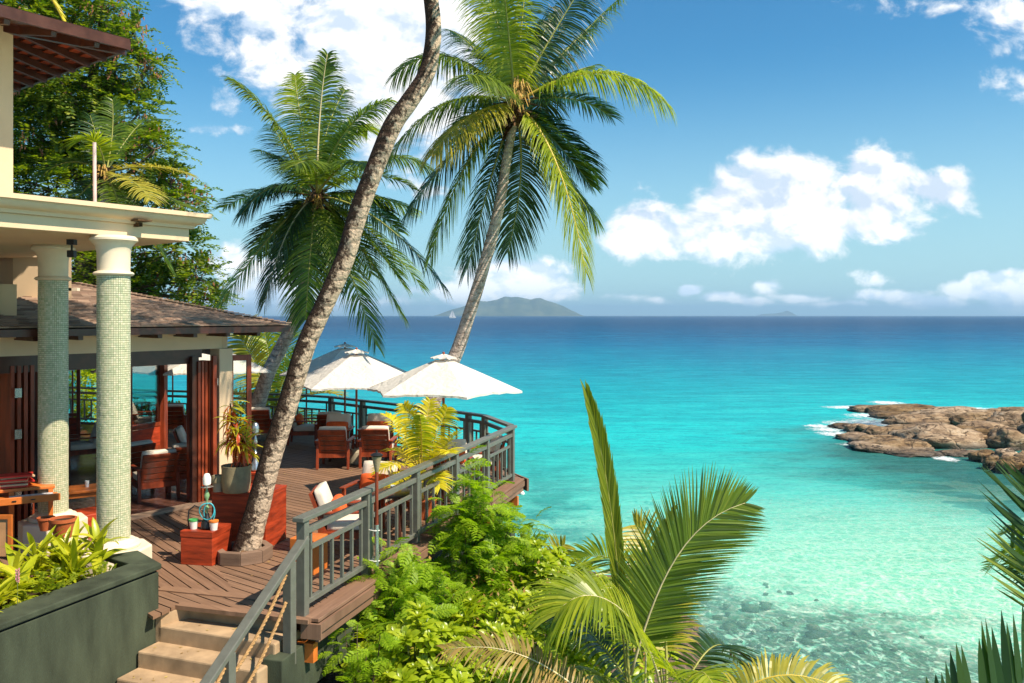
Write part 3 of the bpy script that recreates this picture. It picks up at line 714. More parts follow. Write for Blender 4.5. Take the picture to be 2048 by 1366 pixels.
mb = MB(); mb.prism([(p.x, p.y) for p in (C_-SR*.17, Ain, Vector((-4.7, 9.3)), Vector((-7.4, 8.4)), Vector((-7.4, 6.0)))], -.5, .30); mb.build('soil_fill', M['soil'], planter)

# ================================================================== RAILINGS
def bay(par, a, b, zs=(0.0,), first=False, nb=6, near=True):
    """two posts' worth of rail between a and b on the deck"""
    d = (b-a); L_ = d.length; d = d/L_
    f = lambda t, z: v3(a+d*t, z)
    ps = .05
    MB().beam(f(ps, .885), f(L_-ps, .885), .075, .065).build('middle_rail', M['rail'], par, bevel=.006)
    MB().beam(f(ps, .125), f(L_-ps, .125), .06, .055).build('bottom_rail', M['rail'], par, bevel=.005)
    t0 = ps+.10; t1 = L_-ps-.10
    MB().beam(f(t0, .685), f(t1, .685), .045, .04).build('panel_rail', M['rail'], par)
    for k in range(nb):
        t = lerp(t0, t1, k/(nb-1)); top = .853 if k in (0, nb-1) else .665
        MB().beam(f(t, .152), f(t, top), .034, .034, up=(RD.x, RD.y, 0)).build('baluster', M['rail'], par)
def post(par, p, z0=-.02, z1=1.0, ang=-.29, s_=.10):
    MB().box((p.x, p.y, (z0+z1)/2), (s_, s_, z1-z0), Matrix.Rotation(ang, 3, 'Z')).build('post', M['rail'], par, bevel=.006)
rail1 = thing('deck_railing', 'grey green railing of square balusters along the near right edge of the deck', 'railing', (RA.x, RA.y, 0))
ts = [0, 1.485, 3.0, 4.55, 6.09, 7.62]; pp = [RA + RD*t for t in ts] 
for k, p in enumerate(pp):
    if k < 5: bay(rail1, p, pp[k+1])
    post(rail1, p + RD*0, -.03)
MB().beam(v3(RA-RD*.10, 1.028), v3(RA+RD*7.78, 1.028), .135, .05).build('top_rail', M['rail'], rail1, bevel=.008)
rail2 = thing('deck_railing', 'grey green railing curving along the seaward far edge of the deck', 'railing', (FAR[0].x, FAR[0].y, 0))
fp = [pp[-1]+RD*.12+Vector((-.05, .12))] + FAR[1:]
fine = []
for i, (a, b) in enumerate(zip(fp, fp[1:])):
    n = max(1, round((b-a).length/1.6))
    ang = math.atan2((b-a).y, (b-a).x)
    q = [a.lerp(b, k/n) for k in range(n+1)]
    for k in range(n):
        L_ = (q[k+1]-q[k]).length
        bay(rail2, q[k], q[k+1], nb=max(3, round(L_/.26)))
        post(rail2, q[k], ang=ang, s_=.11)
    MB().beam(v3(a, 1.028+.0015*(i % 2)), v3(b, 1.028+.0015*(i % 2)), .13, .05).build('top_rail', M['rail'], rail2)
post(rail2, fp[-1])
# stair handrail
hr = thing('stair_handrail', 'grey sloping stair handrail with rope infill in the foreground', 'handrail', SP(7.5, -5.13, 0))
rr = -5.13
def hz_(s): return .80 + (s-7.66)*.60
MB().beam(SP(7.70, rr, hz_(7.70)), SP(4.6, rr, hz_(4.6)), .105, .055).build('top_rail', M['rail'], hr, bevel=.008)
for s_, zb in ((7.42, -.42), (6.46, -1.4), (5.4, -2.0)):
    p = SP(s_, rr); MB().box((p.x, p.y, (zb+hz_(s_)-.02)/2), (.10, .10, hz_(s_)-.02-zb), Matrix.Rotation(-.35, 3, 'Z')).build('post', M['rail'], hr, bevel=.006)
for (za, zb2) in ((.52, -.18), (.24, -.50)):
    for (sa, sb, dz) in ((7.36, 6.50, 0), (6.41, 5.45, -.58)):
        pts = [SP(lerp(sa, sb, k/14), rr, lerp(za, zb2, k/14) + dz - .07*math.sin(PI*k/14)) for k in range(15)]
        mb = MB()
        for j in range(3):                                   # three twisted strands
            q = []
            for i in range(61):
                t_ = i/60*14; a0 = pts[min(13, int(t_))]; b0 = pts[min(14, int(t_)+1)]; c = a0.lerp(b0, t_-int(t_)) if t_ < 14 else b0
                th = i/60*2*PI*9 + j*2*PI/3; q.append(c + Vector((SR.x*math.cos(th), SR.y*math.cos(th), math.sin(th)))*.010)
            mb.tube(q, .0105, 5)
        mb.build('rope', M['rope'], hr, smooth=True)

# ================================================================== MAIN BUILDING (cream, left)
def corner(u, n, o=(0, 0)):
    """point from the portico's soffit corner: u along the front, n out of it"""
    p = Vector((-4.14, 10.90)) + U_DIR*u + N_DIR*n
    return p
bld = thing('main_building', 'cream rendered two storey building with tiled columns at the left edge', 'building', (-7.5, 12.3, 0))
def upoly(u0, u1, n0, n1):
    return [corner(u0, n0), corner(u1, n0), corner(u1, n1), corner(u0, n1)]
def pr(q, z0, z1, name, mat, par=None, bevel=0.0):
    q = list(q)
    if sum(q[i].x*q[(i+1) % len(q)].y - q[(i+1) % len(q)].x*q[i].y for i in range(len(q))) < 0: q.reverse()
    return MB().prism([(p.x, p.y) for p in q], z0, z1).build(name, mat, par or bld, bevel=bevel)
U0 = -7.5
pr(upoly(U0, 0, -5.2, 0), 4.12, 4.28, 'portico_beam', M['cream'], bevel=.006)
# cornice: stepped and curved moulding run round the slab
prof = [(.0, 4.28), (.045, 4.28), (.05, 4.305), (.06, 4.32), (.10, 4.335), (.14, 4.365), (.155, 4.40), (.155, 4.418), (.20, 4.42), (.20, 4.47), (.0, 4.50)]
mb = MB(); rows = []
for off, z in prof:
    q = [corner(U0, off), corner(off, off), corner(off, -5.2)]
    i = len(mb.v); mb.v += [v3(p, z) for p in q]; rows.append(i)
for a, b in zip(rows, rows[1:]):
    mb.f += [(a, a+1, b+1, b), (a+1, a+2, b+2, b+1)]
mb.build('cornice', M['cream'], bld, smooth='auto')
pr(upoly(U0, 0, -5.2, 0), 4.281, 4.498, 'portico_slab', M['cream'])
# brackets on the cornice with small lamps' arms
for uu in (-2.62, -.72):
    br = MB(); p = corner(uu, .13)
    br.beam(v3(corner(uu-.09, .12), 4.312), v3(corner(uu+.09, .12), 4.312), .20, .014)
    br.beam(v3(corner(uu, .0), 4.27), v3(corner(uu, .12), 4.27), .05, .05)
    br.build('cornice_bracket', M['fiber'], bld)
# ceiling spot lamp under the beam
p = G(130, 400) if False else Vector((-5.5, 10.45))
t = thing('hanging_speaker', 'small black box fitting hanging under the portico beam', 'fitting', (-5.50, 10.62, 3.9))
MB().box((-5.50, 10.62, 4.085), (.09, .09, .065)).build('mount', M['black'], t); MB().tube([(-5.5, 10.62, 4.05), (-5.5, 10.62, 3.98)], .012, 6).build('stalk', M['black'], t)
MB().box((-5.5, 10.62, 3.94), (.085, .085, .085)).build('body', M['black'], t, bevel=.006)
# lower wall and pilaster; upper storey
WC = Vector((-7.34, 12.5))
low = [WC + Vector((.02, -.38)), WC + Vector((.02, -.38)) - U_DIR*6, WC + Vector((.02, -.38)) - U_DIR*6 - N_DIR*2, WC+Vector((.02, -.38))-N_DIR*2]
pr(low, -.1, 4.12, 'lower_wall', M['cream'])
WU = Vector((-7.53, 12.83)); pr([WU, WU-U_DIR*8, WU-U_DIR*8-N_DIR*5, WU-N_DIR*5], 4.5, 7.5, 'upper_wall', M['cream'])
q = D(30, 600, 12.3); pr([Vector((q.x-.5, 12.02)), Vector((q.x+.055, 12.25)), Vector((q.x-.16, 12.6)), Vector((q.x-.8, 12.6))], 3.12, 3.62, 'pilaster_block', M['cream'])
# small parapet block behind the columns
Yc = 14.3
pr([D(26, 0, Yc).xy, D(143, 0, Yc).xy, D(143, 0, Yc).xy+V_DIR*1.2, D(26, 0, Yc).xy+V_DIR*1.2], D(0, 597, Yc).z, D(0, 515, Yc).z, 'parapet_block', M['cream'])
pr([D(20, 0, Yc).xy+Vector((0, -.06)), D(145, 0, Yc).xy+Vector((0, -.06)), D(145, 0, Yc).xy+V_DIR*1.25, D(20, 0, Yc).xy+V_DIR*1.25], D(0, 515, Yc).z, D(0, 503, Yc).z, 'parapet_coping', M['cream'])
pr([D(36, 0, Yc+.3).xy, D(82, 0, Yc+.3).xy, D(82, 0, Yc).xy+V_DIR*1.1, D(36, 0, Yc).xy+V_DIR*1.1], D(0, 640, Yc).z, D(0, 597, Yc).z, 'recess_wall', M['green_wall'])
MB().beam(D(140, 579, Yc+.05), D(157, 579, Yc+.05), .1, .05).build('ledge', M['ivory'], bld)
# upper roof: soffit boards, rafters, fascia
EC = Vector((-5.9, 13.0)); EZ = 7.28; sl_ = .22
roof = []
def RP(u, v, dz=0): 
    """on the underside of the upper roof: u back along the front eave, v along the end eave"""
    p = EC - U_DIR*u + V_DIR*v; return Vector((p.x, p.y, EZ + dz + min(u, v)*sl_))
mb = MB(); mb.quad(RP(0, 0), RP(9, 0), RP(9, 5), RP(5, 5)); mb.quad(RP(0, 0), RP(5, 5), RP(5, 9), RP(0, 9)); 
rf = mb.build('roof', M['dark_wood'], bld)
mb = MB(); mb.quad(RP(-.06, -.06, .13), RP(9, -.06, .13), RP(9, 5, .13), RP(5, 5, .13)); mb.quad(RP(-.06, -.06, .13), RP(5, 5, .13), RP(5, 9, .13), RP(-.06, 9, .13)); mb.build('roof_covering', M['shingle'], rf)
mb = MB(); mb.beam(RP(-.03, -.03, .04), RP(9, -.03, .04), .05, .17); mb.beam(RP(-.03, -.03, .04), RP(-.03, 9, .04), .05, .17); mb.build('fascia_board', M['dark_wood'], rf)
for k in range(16):
    v = .12+.50*k; a = RP(0, v, -.06); b = EC - U_DIR*min(v, 1.6) + V_DIR*v; b = Vector((b.x, b.y, EZ-.06+min(min(v, 1.6), v)*sl_))
    if k and k < 13: MB().beam(a, b, .075, .12).build('rafter', M['dark_wood'], rf)
for k in range(16):
    u = .45+.62*k; a = RP(u, 0, -.06); b = RP(u, min(u, 1.4), -.06)
    MB().beam(a, b, .075, .12).build('rafter', M['dark_wood'], rf)
MB().beam(RP(0, 0, -.05), RP(2.0, 2.0, -.05), .09, .16).build('hip_rafter', M['dark_wood'], rf)
random.seed(3)
for k in range(14):                                          # soffit planks seen between the rafters
    mb = MB(); a0 = .1+.17*k
    mb.beam(RP(a0, max(0, a0)+.02, -.004), RP(a0, 7.0, -.004), .155, .014)
    mb.build('soffit_plank', M['teak'], rf)
mb = MB()
p = G(28, 640)
# columns of mosaic
def column(cx, cy, label, R=.185):
    t = thing('mosaic_column', label, 'column', (cx, cy, 0)); c = (cx, cy, 0)
    MB().lathe([(.43, 0), (.43, .385), (.41, .40)], 8, c, rot=PI/8-.1).build('plinth', M['ivory'], t, bevel=.01)
    MB().lathe([(.27, .39), (.30, .405), (.305, .43), (.285, .455), (.25, .465), (.235, .485), (.195, .50)], 40, c).build('base_ring', M['ivory'], t, smooth='auto')
    MB().lathe([(R-.006, .48), (R-.006, 3.66)], 40, c).build('shaft', M['grout'], t, smooth=True)
    mb = MB(); rows_ = 118; cols_ = 44; h = (3.645-.50)/rows_
    rnd = random.Random(7)
    for i in range(rows_):
        z0 = .502+i*h; z1 = z0+h*.80
        for j in range(cols_):
            a0 = 2*PI*(j+.09)/cols_; a1 = 2*PI*(j+.91)/cols_; r_ = R + rnd.uniform(0, .0022); r0 = R-.005
            P = lambda r, a, z: Vector((cx+r*math.cos(a), cy+r*math.sin(a), z))
            i0 = len(mb.v); e = .0015
            mb.v += [P(r_, a0, z0), P(r_, a1, z0), P(r_, a1, z1), P(r_, a0, z1), P(r0, a0-.01, z0-e), P(r0, a1+.01, z0-e), P(r0, a1+.01, z1+e), P(r0, a0-.01, z1+e)]
            mb.f += [(i0, i0+1, i0+2, i0+3), (i0+4, i0+5, i0+1, i0), (i0+5, i0+6, i0+2, i0+1), (i0+6, i0+7, i0+3, i0+2), (i0+7, i0+4, i0, i0+3)]
    o = mb.build('tiles', M['tile'], t); o['kind'] = 'stuff'
    MB().lathe([(R+.01, 3.645), (R+.03, 3.65), (R+.045, 3.668), (R+.03, 3.69), (R+.0, 3.70), (R-.002, 3.71), (R, 3.82), (R+.002, 3.92), (R+.02, 4.0), (R+.06, 4.05), (R+.085, 4.065), (R+.085, 4.09), (R+.06, 4.119)], 48, c).build('capital', M['ivory'], t, smooth='auto')
    return t
column(-4.78, 10.2, 'nearer green mosaic column with a white plinth, right of the pair')
column(-6.26, 11.6, 'farther green mosaic column, left of the pair, behind the orange desk')
# pole on the slab
p = D(190, 397, 11.0); solo(MB().tube([(p.x, p.y, 4.46), D(189, 285, 11.0)], .022, 10), 'pole', plain('pink_white_pipe', (.72, .55, .50), .5), 'thin pinkish white pole standing on the portico roof', 'pole', smooth='auto')

# ================================================================== PAVILION
pav = thing('pavilion', 'low shingle roofed dining pavilion with folding glazed doors behind the columns', 'pavilion', (-6, 14, 0))
F0 = Vector((-6.99, 11.95)); F1 = Vector((-5.03, 14.72)); FU = (F1-F0).normalized(); FN = Vector((FU.y, -FU.x)); F2 = Vector((-8.2, 19.9)); F3 = Vector((-12.0, 22.6)); F4 = F0 - FN*9
HEAD = 2.60; EV = 2.93
# floor
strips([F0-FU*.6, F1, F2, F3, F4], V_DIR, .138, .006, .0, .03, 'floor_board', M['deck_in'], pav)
MB().beam(v3(F0+FN*.09, .012), v3(F1+FN*.09, .012), .20, .05).build('threshold', plain('pale_threshold', (.40, .27, .18), .6), pav)
# front lintel beam, cream frieze, corner pillar
def along(t, o=0.0, z=0.0):
    p = F0 + FU*t + FN*o; return Vector((p.x, p.y, z))
LF = (F1-F0).length
MB().beam(along(-1.0, -.08, HEAD-.07), along(LF-.38, -.08, HEAD-.07), .14, .14).build('door_head', M['dark_wood'], pav)
MB().beam(along(-1.0, -.08, HEAD-.19), along(LF-.42, -.08, HEAD-.19), .08, .10).build('door_track', M['dark_wood'], pav)
MB().beam(along(-1.0, -.10, 2.78), along(LF, -.10, 2.78), .22, .36).build('frieze', M['cream'], pav)
MB().beam(along(-1.0, .03, 2.90), along(LF+.03, .03, 2.90), .08, .10).build('frieze_moulding', M['cream'], pav, bevel=.01)
sd = (F2-F1).normalized()
MB().beam(v3(F1, 2.78), v3(F2, 2.78), .2, .36).build('side_frieze', M['cream'], pav)
MB().beam(v3(F1, HEAD-.07), v3(F2, HEAD-.07), .12, .13).build('side_door_head', M['dark_wood'], pav)
MB().beam(v3(F2, 2.70), v3(F3, 2.70), .2, .5).build('rear_lintel', M['cream'], pav)
MB().box((F1.x-.02, F1.y+.05, 1.3), (.27, .27, 2.6), Matrix.Rotation(-.62, 3, 'Z')).build('corner_pillar', M['cream'], pav, bevel=.01)
for pt in (F2, F3): MB().box((pt.x, pt.y, 1.3), (.2, .2, 2.6)).build('post', M['teak'], pav)
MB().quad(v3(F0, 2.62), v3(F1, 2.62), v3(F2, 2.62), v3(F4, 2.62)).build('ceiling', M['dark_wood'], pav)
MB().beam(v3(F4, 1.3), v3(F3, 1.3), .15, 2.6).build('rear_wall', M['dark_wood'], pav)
# roof: shingled slopes
AP = Vector((-8.7, 16.9)); AZ = 3.80
T0 = F1 + FN*.62 + FU*.95; T1 = F0 + FN*.62 - FU*1.6; T2 = F2 + Vector((.35, .35)); T3 = F3 + Vector((0, 1)); T4 = T1 - FN*10
def slope(a, b, ap, apz, par, name, rows=34):
    mb = MB(); rnd = random.Random(9); a3 = v3(a, EV+.07); b3 = v3(b, EV+.07); c3 = v3(ap, apz)
    n = (b3-a3).cross(c3-a3).normalized()
    if n.z < 0: n = -n
    for i in range(rows):
        t0 = i/rows; t1 = (i+1.25)/rows
        p0, p1 = a3.lerp(c3, t0), b3.lerp(c3, t0); r0, r1 = a3.lerp(c3, min(1, t1)), b3.lerp(c3, min(1, t1))
        Lr = (p1-p0).length; m_ = max(1, int(Lr/.17)); cuts = [0] + sorted((k+.5*(i % 2)+rnd.uniform(-.15, .15))/m_ for k in range(1, m_)) + [1]
        for u0, u1 in zip(cuts, cuts[1:]):
            h = .017 + rnd.uniform(0, .010); g_ = .0012/max(.2, Lr)*8
            q = [p0.lerp(p1, u0+g_*.1), p0.lerp(p1, u1-g_*.1), r0.lerp(r1, u1-g_*.1), r0.lerp(r1, u0+g_*.1)]
            i0 = len(mb.v); mb.v += [q[0]+n*h, q[1]+n*h, q[2]+n*.003, q[3]+n*.003, q[0], q[1]]
            mb.f += [(i0, i0+1, i0+2, i0+3), (i0+4, i0+5, i0+1, i0), (i0+4, i0, i0+3), (i0+5, i0+2, i0+1)]
    o = mb.build(name, M['shingle'], par); o['kind'] = 'stuff'; return o
mb = MB()
for a, b in ((T1, T0), (T0, T2), (T2, T3), (T3, T4)):
    i = len(mb.v); mb.v += [v3(a, EV+.05), v3(b, EV+.05), v3(AP, AZ-.02)]; mb.f.append((i, i+1, i+2))
rf2 = mb.build('roof', M['dark_wood'], pav)
slope(T1, T0, AP, AZ, rf2, 'shingles'); slope(T0, T2, AP, AZ, rf2, 'shingles', 30)
mb = MB()
for i in range(40):
    a = v3(T0, EV+.09).lerp(v3(AP, AZ+.02), i/40); b = v3(T0, EV+.09).lerp(v3(AP, AZ+.02), (i+1.2)/40); mb.beam(a+Vector((0, 0, .022)), b, .17, .014)
o = mb.build('ridge_shingles', M['shingle'], rf2); o['kind'] = 'stuff'
mb = MB(); mb.beam(v3(T1, EV), v3(T0, EV), .04, .10); mb.build('eave_board', M['dark_wood'], rf2)
mb = MB(); mb.beam(v3(T0, EV), v3(T2, EV), .04, .10); mb.build('eave_board', M['dark_wood'], rf2)
mb = MB(); mb.quad(v3(T1, EV-.03), v3(T0, EV-.03), v3(F1, EV+.03), v3(F0-FU*1.2, EV+.03)); mb.quad(v3(T0, EV-.03), v3(T2, EV-.03), v3(F2, EV+.03), v3(F1, EV+.03)); mb.build('soffit', M['dark_wood'], rf2)
for k in range(9):
    tt = -.6 + .62*k
    if tt < LF+.6:
        MB().beam(along(tt, -.1, EV-.065), along(tt, .56, EV-.075), .07, .075).build('rafter_tail', M['dark_wood'], rf2)
# folded door stack at the corner
st0 = F1 - FU*.50
for k in range(5):
    a = st0 + FU*(.068*k) + FN*.0; b = a + FN*(.02) + (FN*.55 if False else -FN*.62)
    mb = MB(); mb.beam(v3(a, 1.25), v3(a, 1.26), .01, .01)
    d_ = thing_d = None
    leafm = M['teak']
    mb = MB(); z0, z1 = .04, HEAD-.2
    e0 = a + FN*.06; e1 = a - FN*.20
    mb.beam(v3(e0, z0), v3(e0, z1), .045, .07, up=(FN.x, FN.y, 0)); mb.beam(v3(e1, z0), v3(e1, z1), .045, .07, up=(FN.x, FN.y, 0))
    mb.beam(v3(e0, z0+.3), v3(e1, z0+.3), .03, .6); mb.beam(v3(e0, z1-.05), v3(e1, z1-.05), .04, .1)
    mb.build('folded_door', leafm, pav)
MB().box(along(LF-.56, .02, 1.26), (.08, .10, 2.45), Matrix.Rotation(-.62, 3, 'Z')).build('door_jamb', M['dark_wood'], pav)
MB().box(along(LF-.27, .17, 1.28), (.05, .07, 2.42), Matrix.Rotation(-.62, 3, 'Z')).build('door_edge', M['teak'], pav)
MB().box(along(LF-.25, .215, 2.05), (.06, .01, .12), Matrix.Rotation(-.62, 3, 'Z')).build('hinge', M['steel'], pav)
def leaf(a, b, label=None, wood=None, z1=HEAD-.12, panel=.62):
    """a glazed door leaf standing on the ground line a-b"""
    wood = wood or M['teak']; d = (b-a).normalized(); z0 = .03
    fr_ = MB(); w = .085
    for p in (a+d*w/2, b-d*w/2): fr_.beam(v3(p, z0), v3(p, z1), w, .045, up=(-d.y, d.x, 0))
    for z, h in ((z1-.05, .10), (z0+.06, .12), (z0+panel, .09)): fr_.beam(v3(a+d*w, z), v3(b-d*w, z), .043, h)
    f_ = fr_.build('door_leaf', wood, pav, bevel=.004)
    if label: f_['label'] = label
    MB().beam(v3(a+d*w, z0+panel/2), v3(b-d*w, z0+panel/2), .02, panel-.12).build('door_panel', M['red_wood'], f_)
    MB().beam(v3(a+d*w, (z0+panel+z1)/2), v3(b-d*w, (z0+panel+z1)/2), .006, z1-z0-panel-.14).build('pane', M['glass'], f_)
leaf(F1 + Vector((.10, .05)), G(499, 948).xy*0 + Vector((-4.62, 15.05)), 'open glazed door leaf right of the cream corner pillar')
leaf(G(258, 917).xy, F2 + Vector((.02, -.02)), 'glazed door leaf at the seaward side of the pavilion')
leaf(Vector((-12.0, 21.4)), Vector((-10.97, 21.6)))
leaf(Vector((-9.6, 20.9)), Vector((-9.3, 20.7)))
# dark folded doors by the main wall
for k in range(4):
    a = F0 + FU*(-.02+.09*k) - FN*.02; b = a - FN*.7
    mb = MB(); mb.beam(v3(a, 1.26), v3(b, 1.26), .05, 2.4); mb.build('folded_door', M['teak'], pav)
for z in (2.08, .66, 1.5): MB().box(v3(F0+FU*.03+FN*.03, z), (.09, .02, .13), Matrix.Rotation(.95, 3, 'Z')).build('hinge', M['steel'], pav)
a = F0+FU*.18+FN*.06; MB().tube([v3(a, .62), v3(a+FN*.05, .60), v3(a+FN*.05, .42), v3(a, .40)], .012, 8).build('door_handle', M['steel'], pav, smooth=True)
# ================================================================== FURNITURE
def cushion(size, c, M_=None, name='cushion', par=None, mat=None, r=.035, puff=0.02):
    """soft box: bevelled and slightly swollen"""
    bm = bmesh.new(); bmesh.ops.create_cube(bm, size=1.0)
    bmesh.ops.subdivide_edges(bm, edges=bm.edges[:], cuts=5, use_grid_fill=True)
    hx, hy, hz = [a/2 for a in size]
    for v in bm.verts:
        x, y, z = v.co*2
        k = (1-x*x)*(1-y*y) + (1-x*x)*(1-z*z) + (1-y*y)*(1-z*z)
        q = Vector((x*hx, y*hy, z*hz))
        rr_ = min(r, hx, hy, hz)
        inner = Vector((max(-hx+rr_, min(hx-rr_, q.x)), max(-hy+rr_, min(hy-rr_, q.y)), max(-hz+rr_, min(hz-rr_, q.z))))
        d = q-inner
        if d.length > 1e-6: q = inner + d.normalized()*rr_
        sm = min(size); ax = size.index(sm)
        w = 1.0
        for i, t in enumerate((x, y, z)):
            if i != ax: w *= (1-t*t)
        q[ax] += puff*w*(1 if (x, y, z)[ax] > 0 else -1)
        v.co = (M_ @ q if M_ is not None else q) + Vector(c)
    me = bpy.data.meshes.new(name); bm.to_mesh(me); bm.free(); me.shade_smooth(); me.materials.append(mat)
    o = bpy.data.objects.new(name, me); COL.objects.link(o)
    if par: o.parent = par
    return o
def make_chair(label):
    t = thing('lounge_chair', label, 'chair', (0, 0, 0), 0, 'cushioned teak lounge chairs on the deck')
    w = M['teak']; tilt = Matrix.Rotation(math.radians(-16), 3, 'X').inverted() @ Matrix.Identity(3)
    kw = dict(parent=t, world=False)
    for sx in (-1, 1):
        MB().box((sx*.315, .30, .28), (.05, .05, .56), taper=1.0).build('leg', w, bevel=.004, **kw)
        MB().beam((sx*.315, -.36, 0), (sx*.315, -.30, .56), .05, .05, up=(0, 1, 0)).build('leg', w, bevel=.004, **kw)
        MB().box((sx*.325, -.02, .575), (.085, .74, .03)).build('arm', w, bevel=.008, **kw)
        MB().beam((sx*.265, -.24, .24), (sx*.265, -.45, .80), .04, .045, up=(0, 1, 0)).build('back_post', w, **kw)
    for y in (.31, -.30): MB().box((0, y, .27), (.60, .03, .08)).build('seat_rail', w, **kw)
    for sx in (-1, 1): MB().box((sx*.30, 0, .27), (.03, .62, .08)).build('seat_rail', w, **kw)
    MB().box((0, 0, .318), (.58, .60, .016)).build('seat_board', w, **kw)
    for k in range(5):
        z = .33+.105*k; y = -.24-.21*(z-.24)/.56
        MB().box((0, y-.005, z), (.50, .018, .094), Matrix.Rotation(math.radians(20.5), 3, 'X')).build('back_slat', w, **kw)
    MB().box((0, -.455, .80), (.57, .04, .045), Matrix.Rotation(math.radians(20.5), 3, 'X')).build('top_rail', w, bevel=.006, **kw)
    cushion((.56, .58, .13), (0, .04, .385), None, 'seat_cushion', t, M['cushion'])
    cushion((.56, .12, .50), (0, -.29, .64), Matrix.Rotation(math.radians(20), 3, 'X'), 'back_cushion', t, M['cushion'])
    return t
proto = make_chair('x'); first = [True]
def chair(x, y, rz, label):
    if first[0]:
        first[0] = False; proto.location = (x, y, .004); proto.rotation_euler = (0, 0, rz); proto['label'] = label; return proto
    return copy_thing(proto, (x, y, .004), rz, label)
pil = [None]
def pillow(x, y, rz, label, wide=.44, lean=18):
    R_ = Matrix.Rotation(rz, 3, 'Z')
    p = R_ @ Vector((0, -.12, 0)) + Vector((x, y, .60))
    o = cushion((wide, .13, .26), (0, 0, 0), Matrix.Rotation(math.radians(lean), 3, 'X'), 'pillow', None, M['pillow'], r=.05, puff=.03)
    o.location = p; o.rotation_euler = (0, 0, rz); tag(o, label, 'pillow', 'orange pillows on the lounge chairs')
chair(-3.70, 17.85, .02, 'teak lounge chair seen from behind, left of the pair in front of the umbrella drum')
chair(-2.82, 17.95, -.03, 'teak lounge chair seen from behind, right of the pair, beside the yellow palm')
chair(-4.02, 19.45, PI+.03, 'cream cushioned chair facing the camera behind the left chair back')
chair(-3.12, 19.50, PI-.08, 'cream cushioned chair facing the camera behind the right chair back')
pillow(-4.02, 19.45, PI+.03, 'orange pillow on the camera facing chair left of the umbrella pole', .5)
pillow(-3.12, 19.50, PI-.08, 'orange pillow on the camera facing chair right of the umbrella pole', .5)
chair(-4.35, 20.55, .05, 'chair seen from behind beyond the two camera facing chairs, near the far railing')
chair(-5.15, 21.1, -1.45, 'low chair in profile facing right just right of the big leaning trunk')
pillow(-5.15, 21.1, -1.45, 'orange pillow on the profile chair right of the big leaning trunk', .4)
chair(-6.30, 21.5, .0, 'shaded chair seen from behind between the door leaf and the big trunk')
chair(-8.80, 22.3, .1, 'chair seen from behind through the pavilion side opening near the far railing')
chair(-9.75, 22.6, -1.2, 'far chair turned right, leftmost by the railing behind the glazed door leaf')
chair(-6.50, 17.6, -1.25, 'red lit chair facing right, seen through the pavilion beside the door stack')
pillow(-6.50, 17.6, -1.25, 'bright orange pillow on the chair seen through the pavilion opening', .42)
chair(-6.22, 14.75, .65, 'dark shaded chair seen from behind at the pavilion threshold')
chair(-5.95, 15.55, .45, 'dark shaded chair half hidden behind the chair at the pavilion threshold')
chair(-7.1, 15.6, 1.1, 'shaded chair partly behind the nearer mosaic column')
chair(-2.22, 11.5, -1.5, 'chair facing right just behind the first bay of the near railing')
chair(-2.15, 13.0, PI-.25, 'cream cushioned chair facing the camera behind the torch by the near railing')
pillow(-2.22, 11.5, -1.5, 'orange pillow on the chair behind the first bay of the near railing', .42)
pillow(-2.15, 13.0, PI-.25, 'orange pillow on the chair behind the torch', .46)
chair(-1.05, 15.35, PI+.2, 'cream chair behind the near railing between the yellow palm and the deck corner')
chair(-.62, 16.35, 1.75, 'chair facing left in the far deck corner')
pillow(-1.05, 15.35, PI+.2, 'orange pillow on the chair between the yellow palm and the deck corner', .46)
chair(-9.2, 18.2, 2.2, 'pale chair inside the pavilion behind the farther mosaic column')
# tables
def round_table(x, y, r, h, label, mat):
    t = thing('round_table', label, 'table', (x, y, .004), 0)
    MB().lathe([(r-.02, h-.035), (r, h-.025), (r, h-.008), (r-.012, h)], 32).build('tabletop', mat, t, world=False, smooth='auto')
    for k in range(4):
        a = PI/4+k*PI/2; MB().beam((math.cos(a)*r*.75, math.sin(a)*r*.75, 0), (math.cos(a)*r*.5, math.sin(a)*r*.5, h-.03), .055, .055, up=(0, 1, 0)).build('leg', mat, t, world=False)
def low_table(x, y, rz, w, d, h, label, mat, name='low_table'):
    t = thing(name, label, 'table', (x, y, .004), rz)
    MB().box((0, 0, h-.02), (w, d, .04)).build('tabletop', mat, t, world=False, bevel=.008)
    MB().box((0, 0, h-.08), (w-.08, d-.08, .07)).build('apron', mat, t, world=False)
    for sx in (-1, 1):
        for sy in (-1, 1): MB().box((sx*(w/2-.05), sy*(d/2-.05), (h-.04)/2), (.055, .055, h-.04)).build('leg', mat, t, world=False)
    return t
round_table(-1.80, 12.3, .38, .62, 'dark round table behind the second bay of the near railing', M['dark_wood'])
round_table(-1.35, 14.1, .36, .55, 'dark round table beneath the yellow palm fronds', M['dark_wood'])
low_table(-3.72, 18.62, 0, .55, .45, .36, 'low dark coffee table between the left pair of facing chairs', M['dark_wood'])
low_table(-2.95, 18.70, 0, .5, .45, .36, 'low dark coffee table between the right pair of facing chairs', M['dark_wood'])
low_table(-6.78, 13.35, .55, .62, .55, .46, 'bright orange side table between the two mosaic columns', M['orange_wood'])
low_table(-5.9, 17.6, .2, .5, .5, .36, 'low table beside the lit chair seen through the pavilion', M['dark_wood'])
# orange storage cube near the stair post
o = solo(MB().box((-2.52, 10.55, .22), (.34, .34, .43), Matrix.Rotation(-.3, 3, 'Z')), 'storage_cube', M['orange_wood'], 'small bright orange wooden cube behind the first railing bay', 'box', bevel=.01)

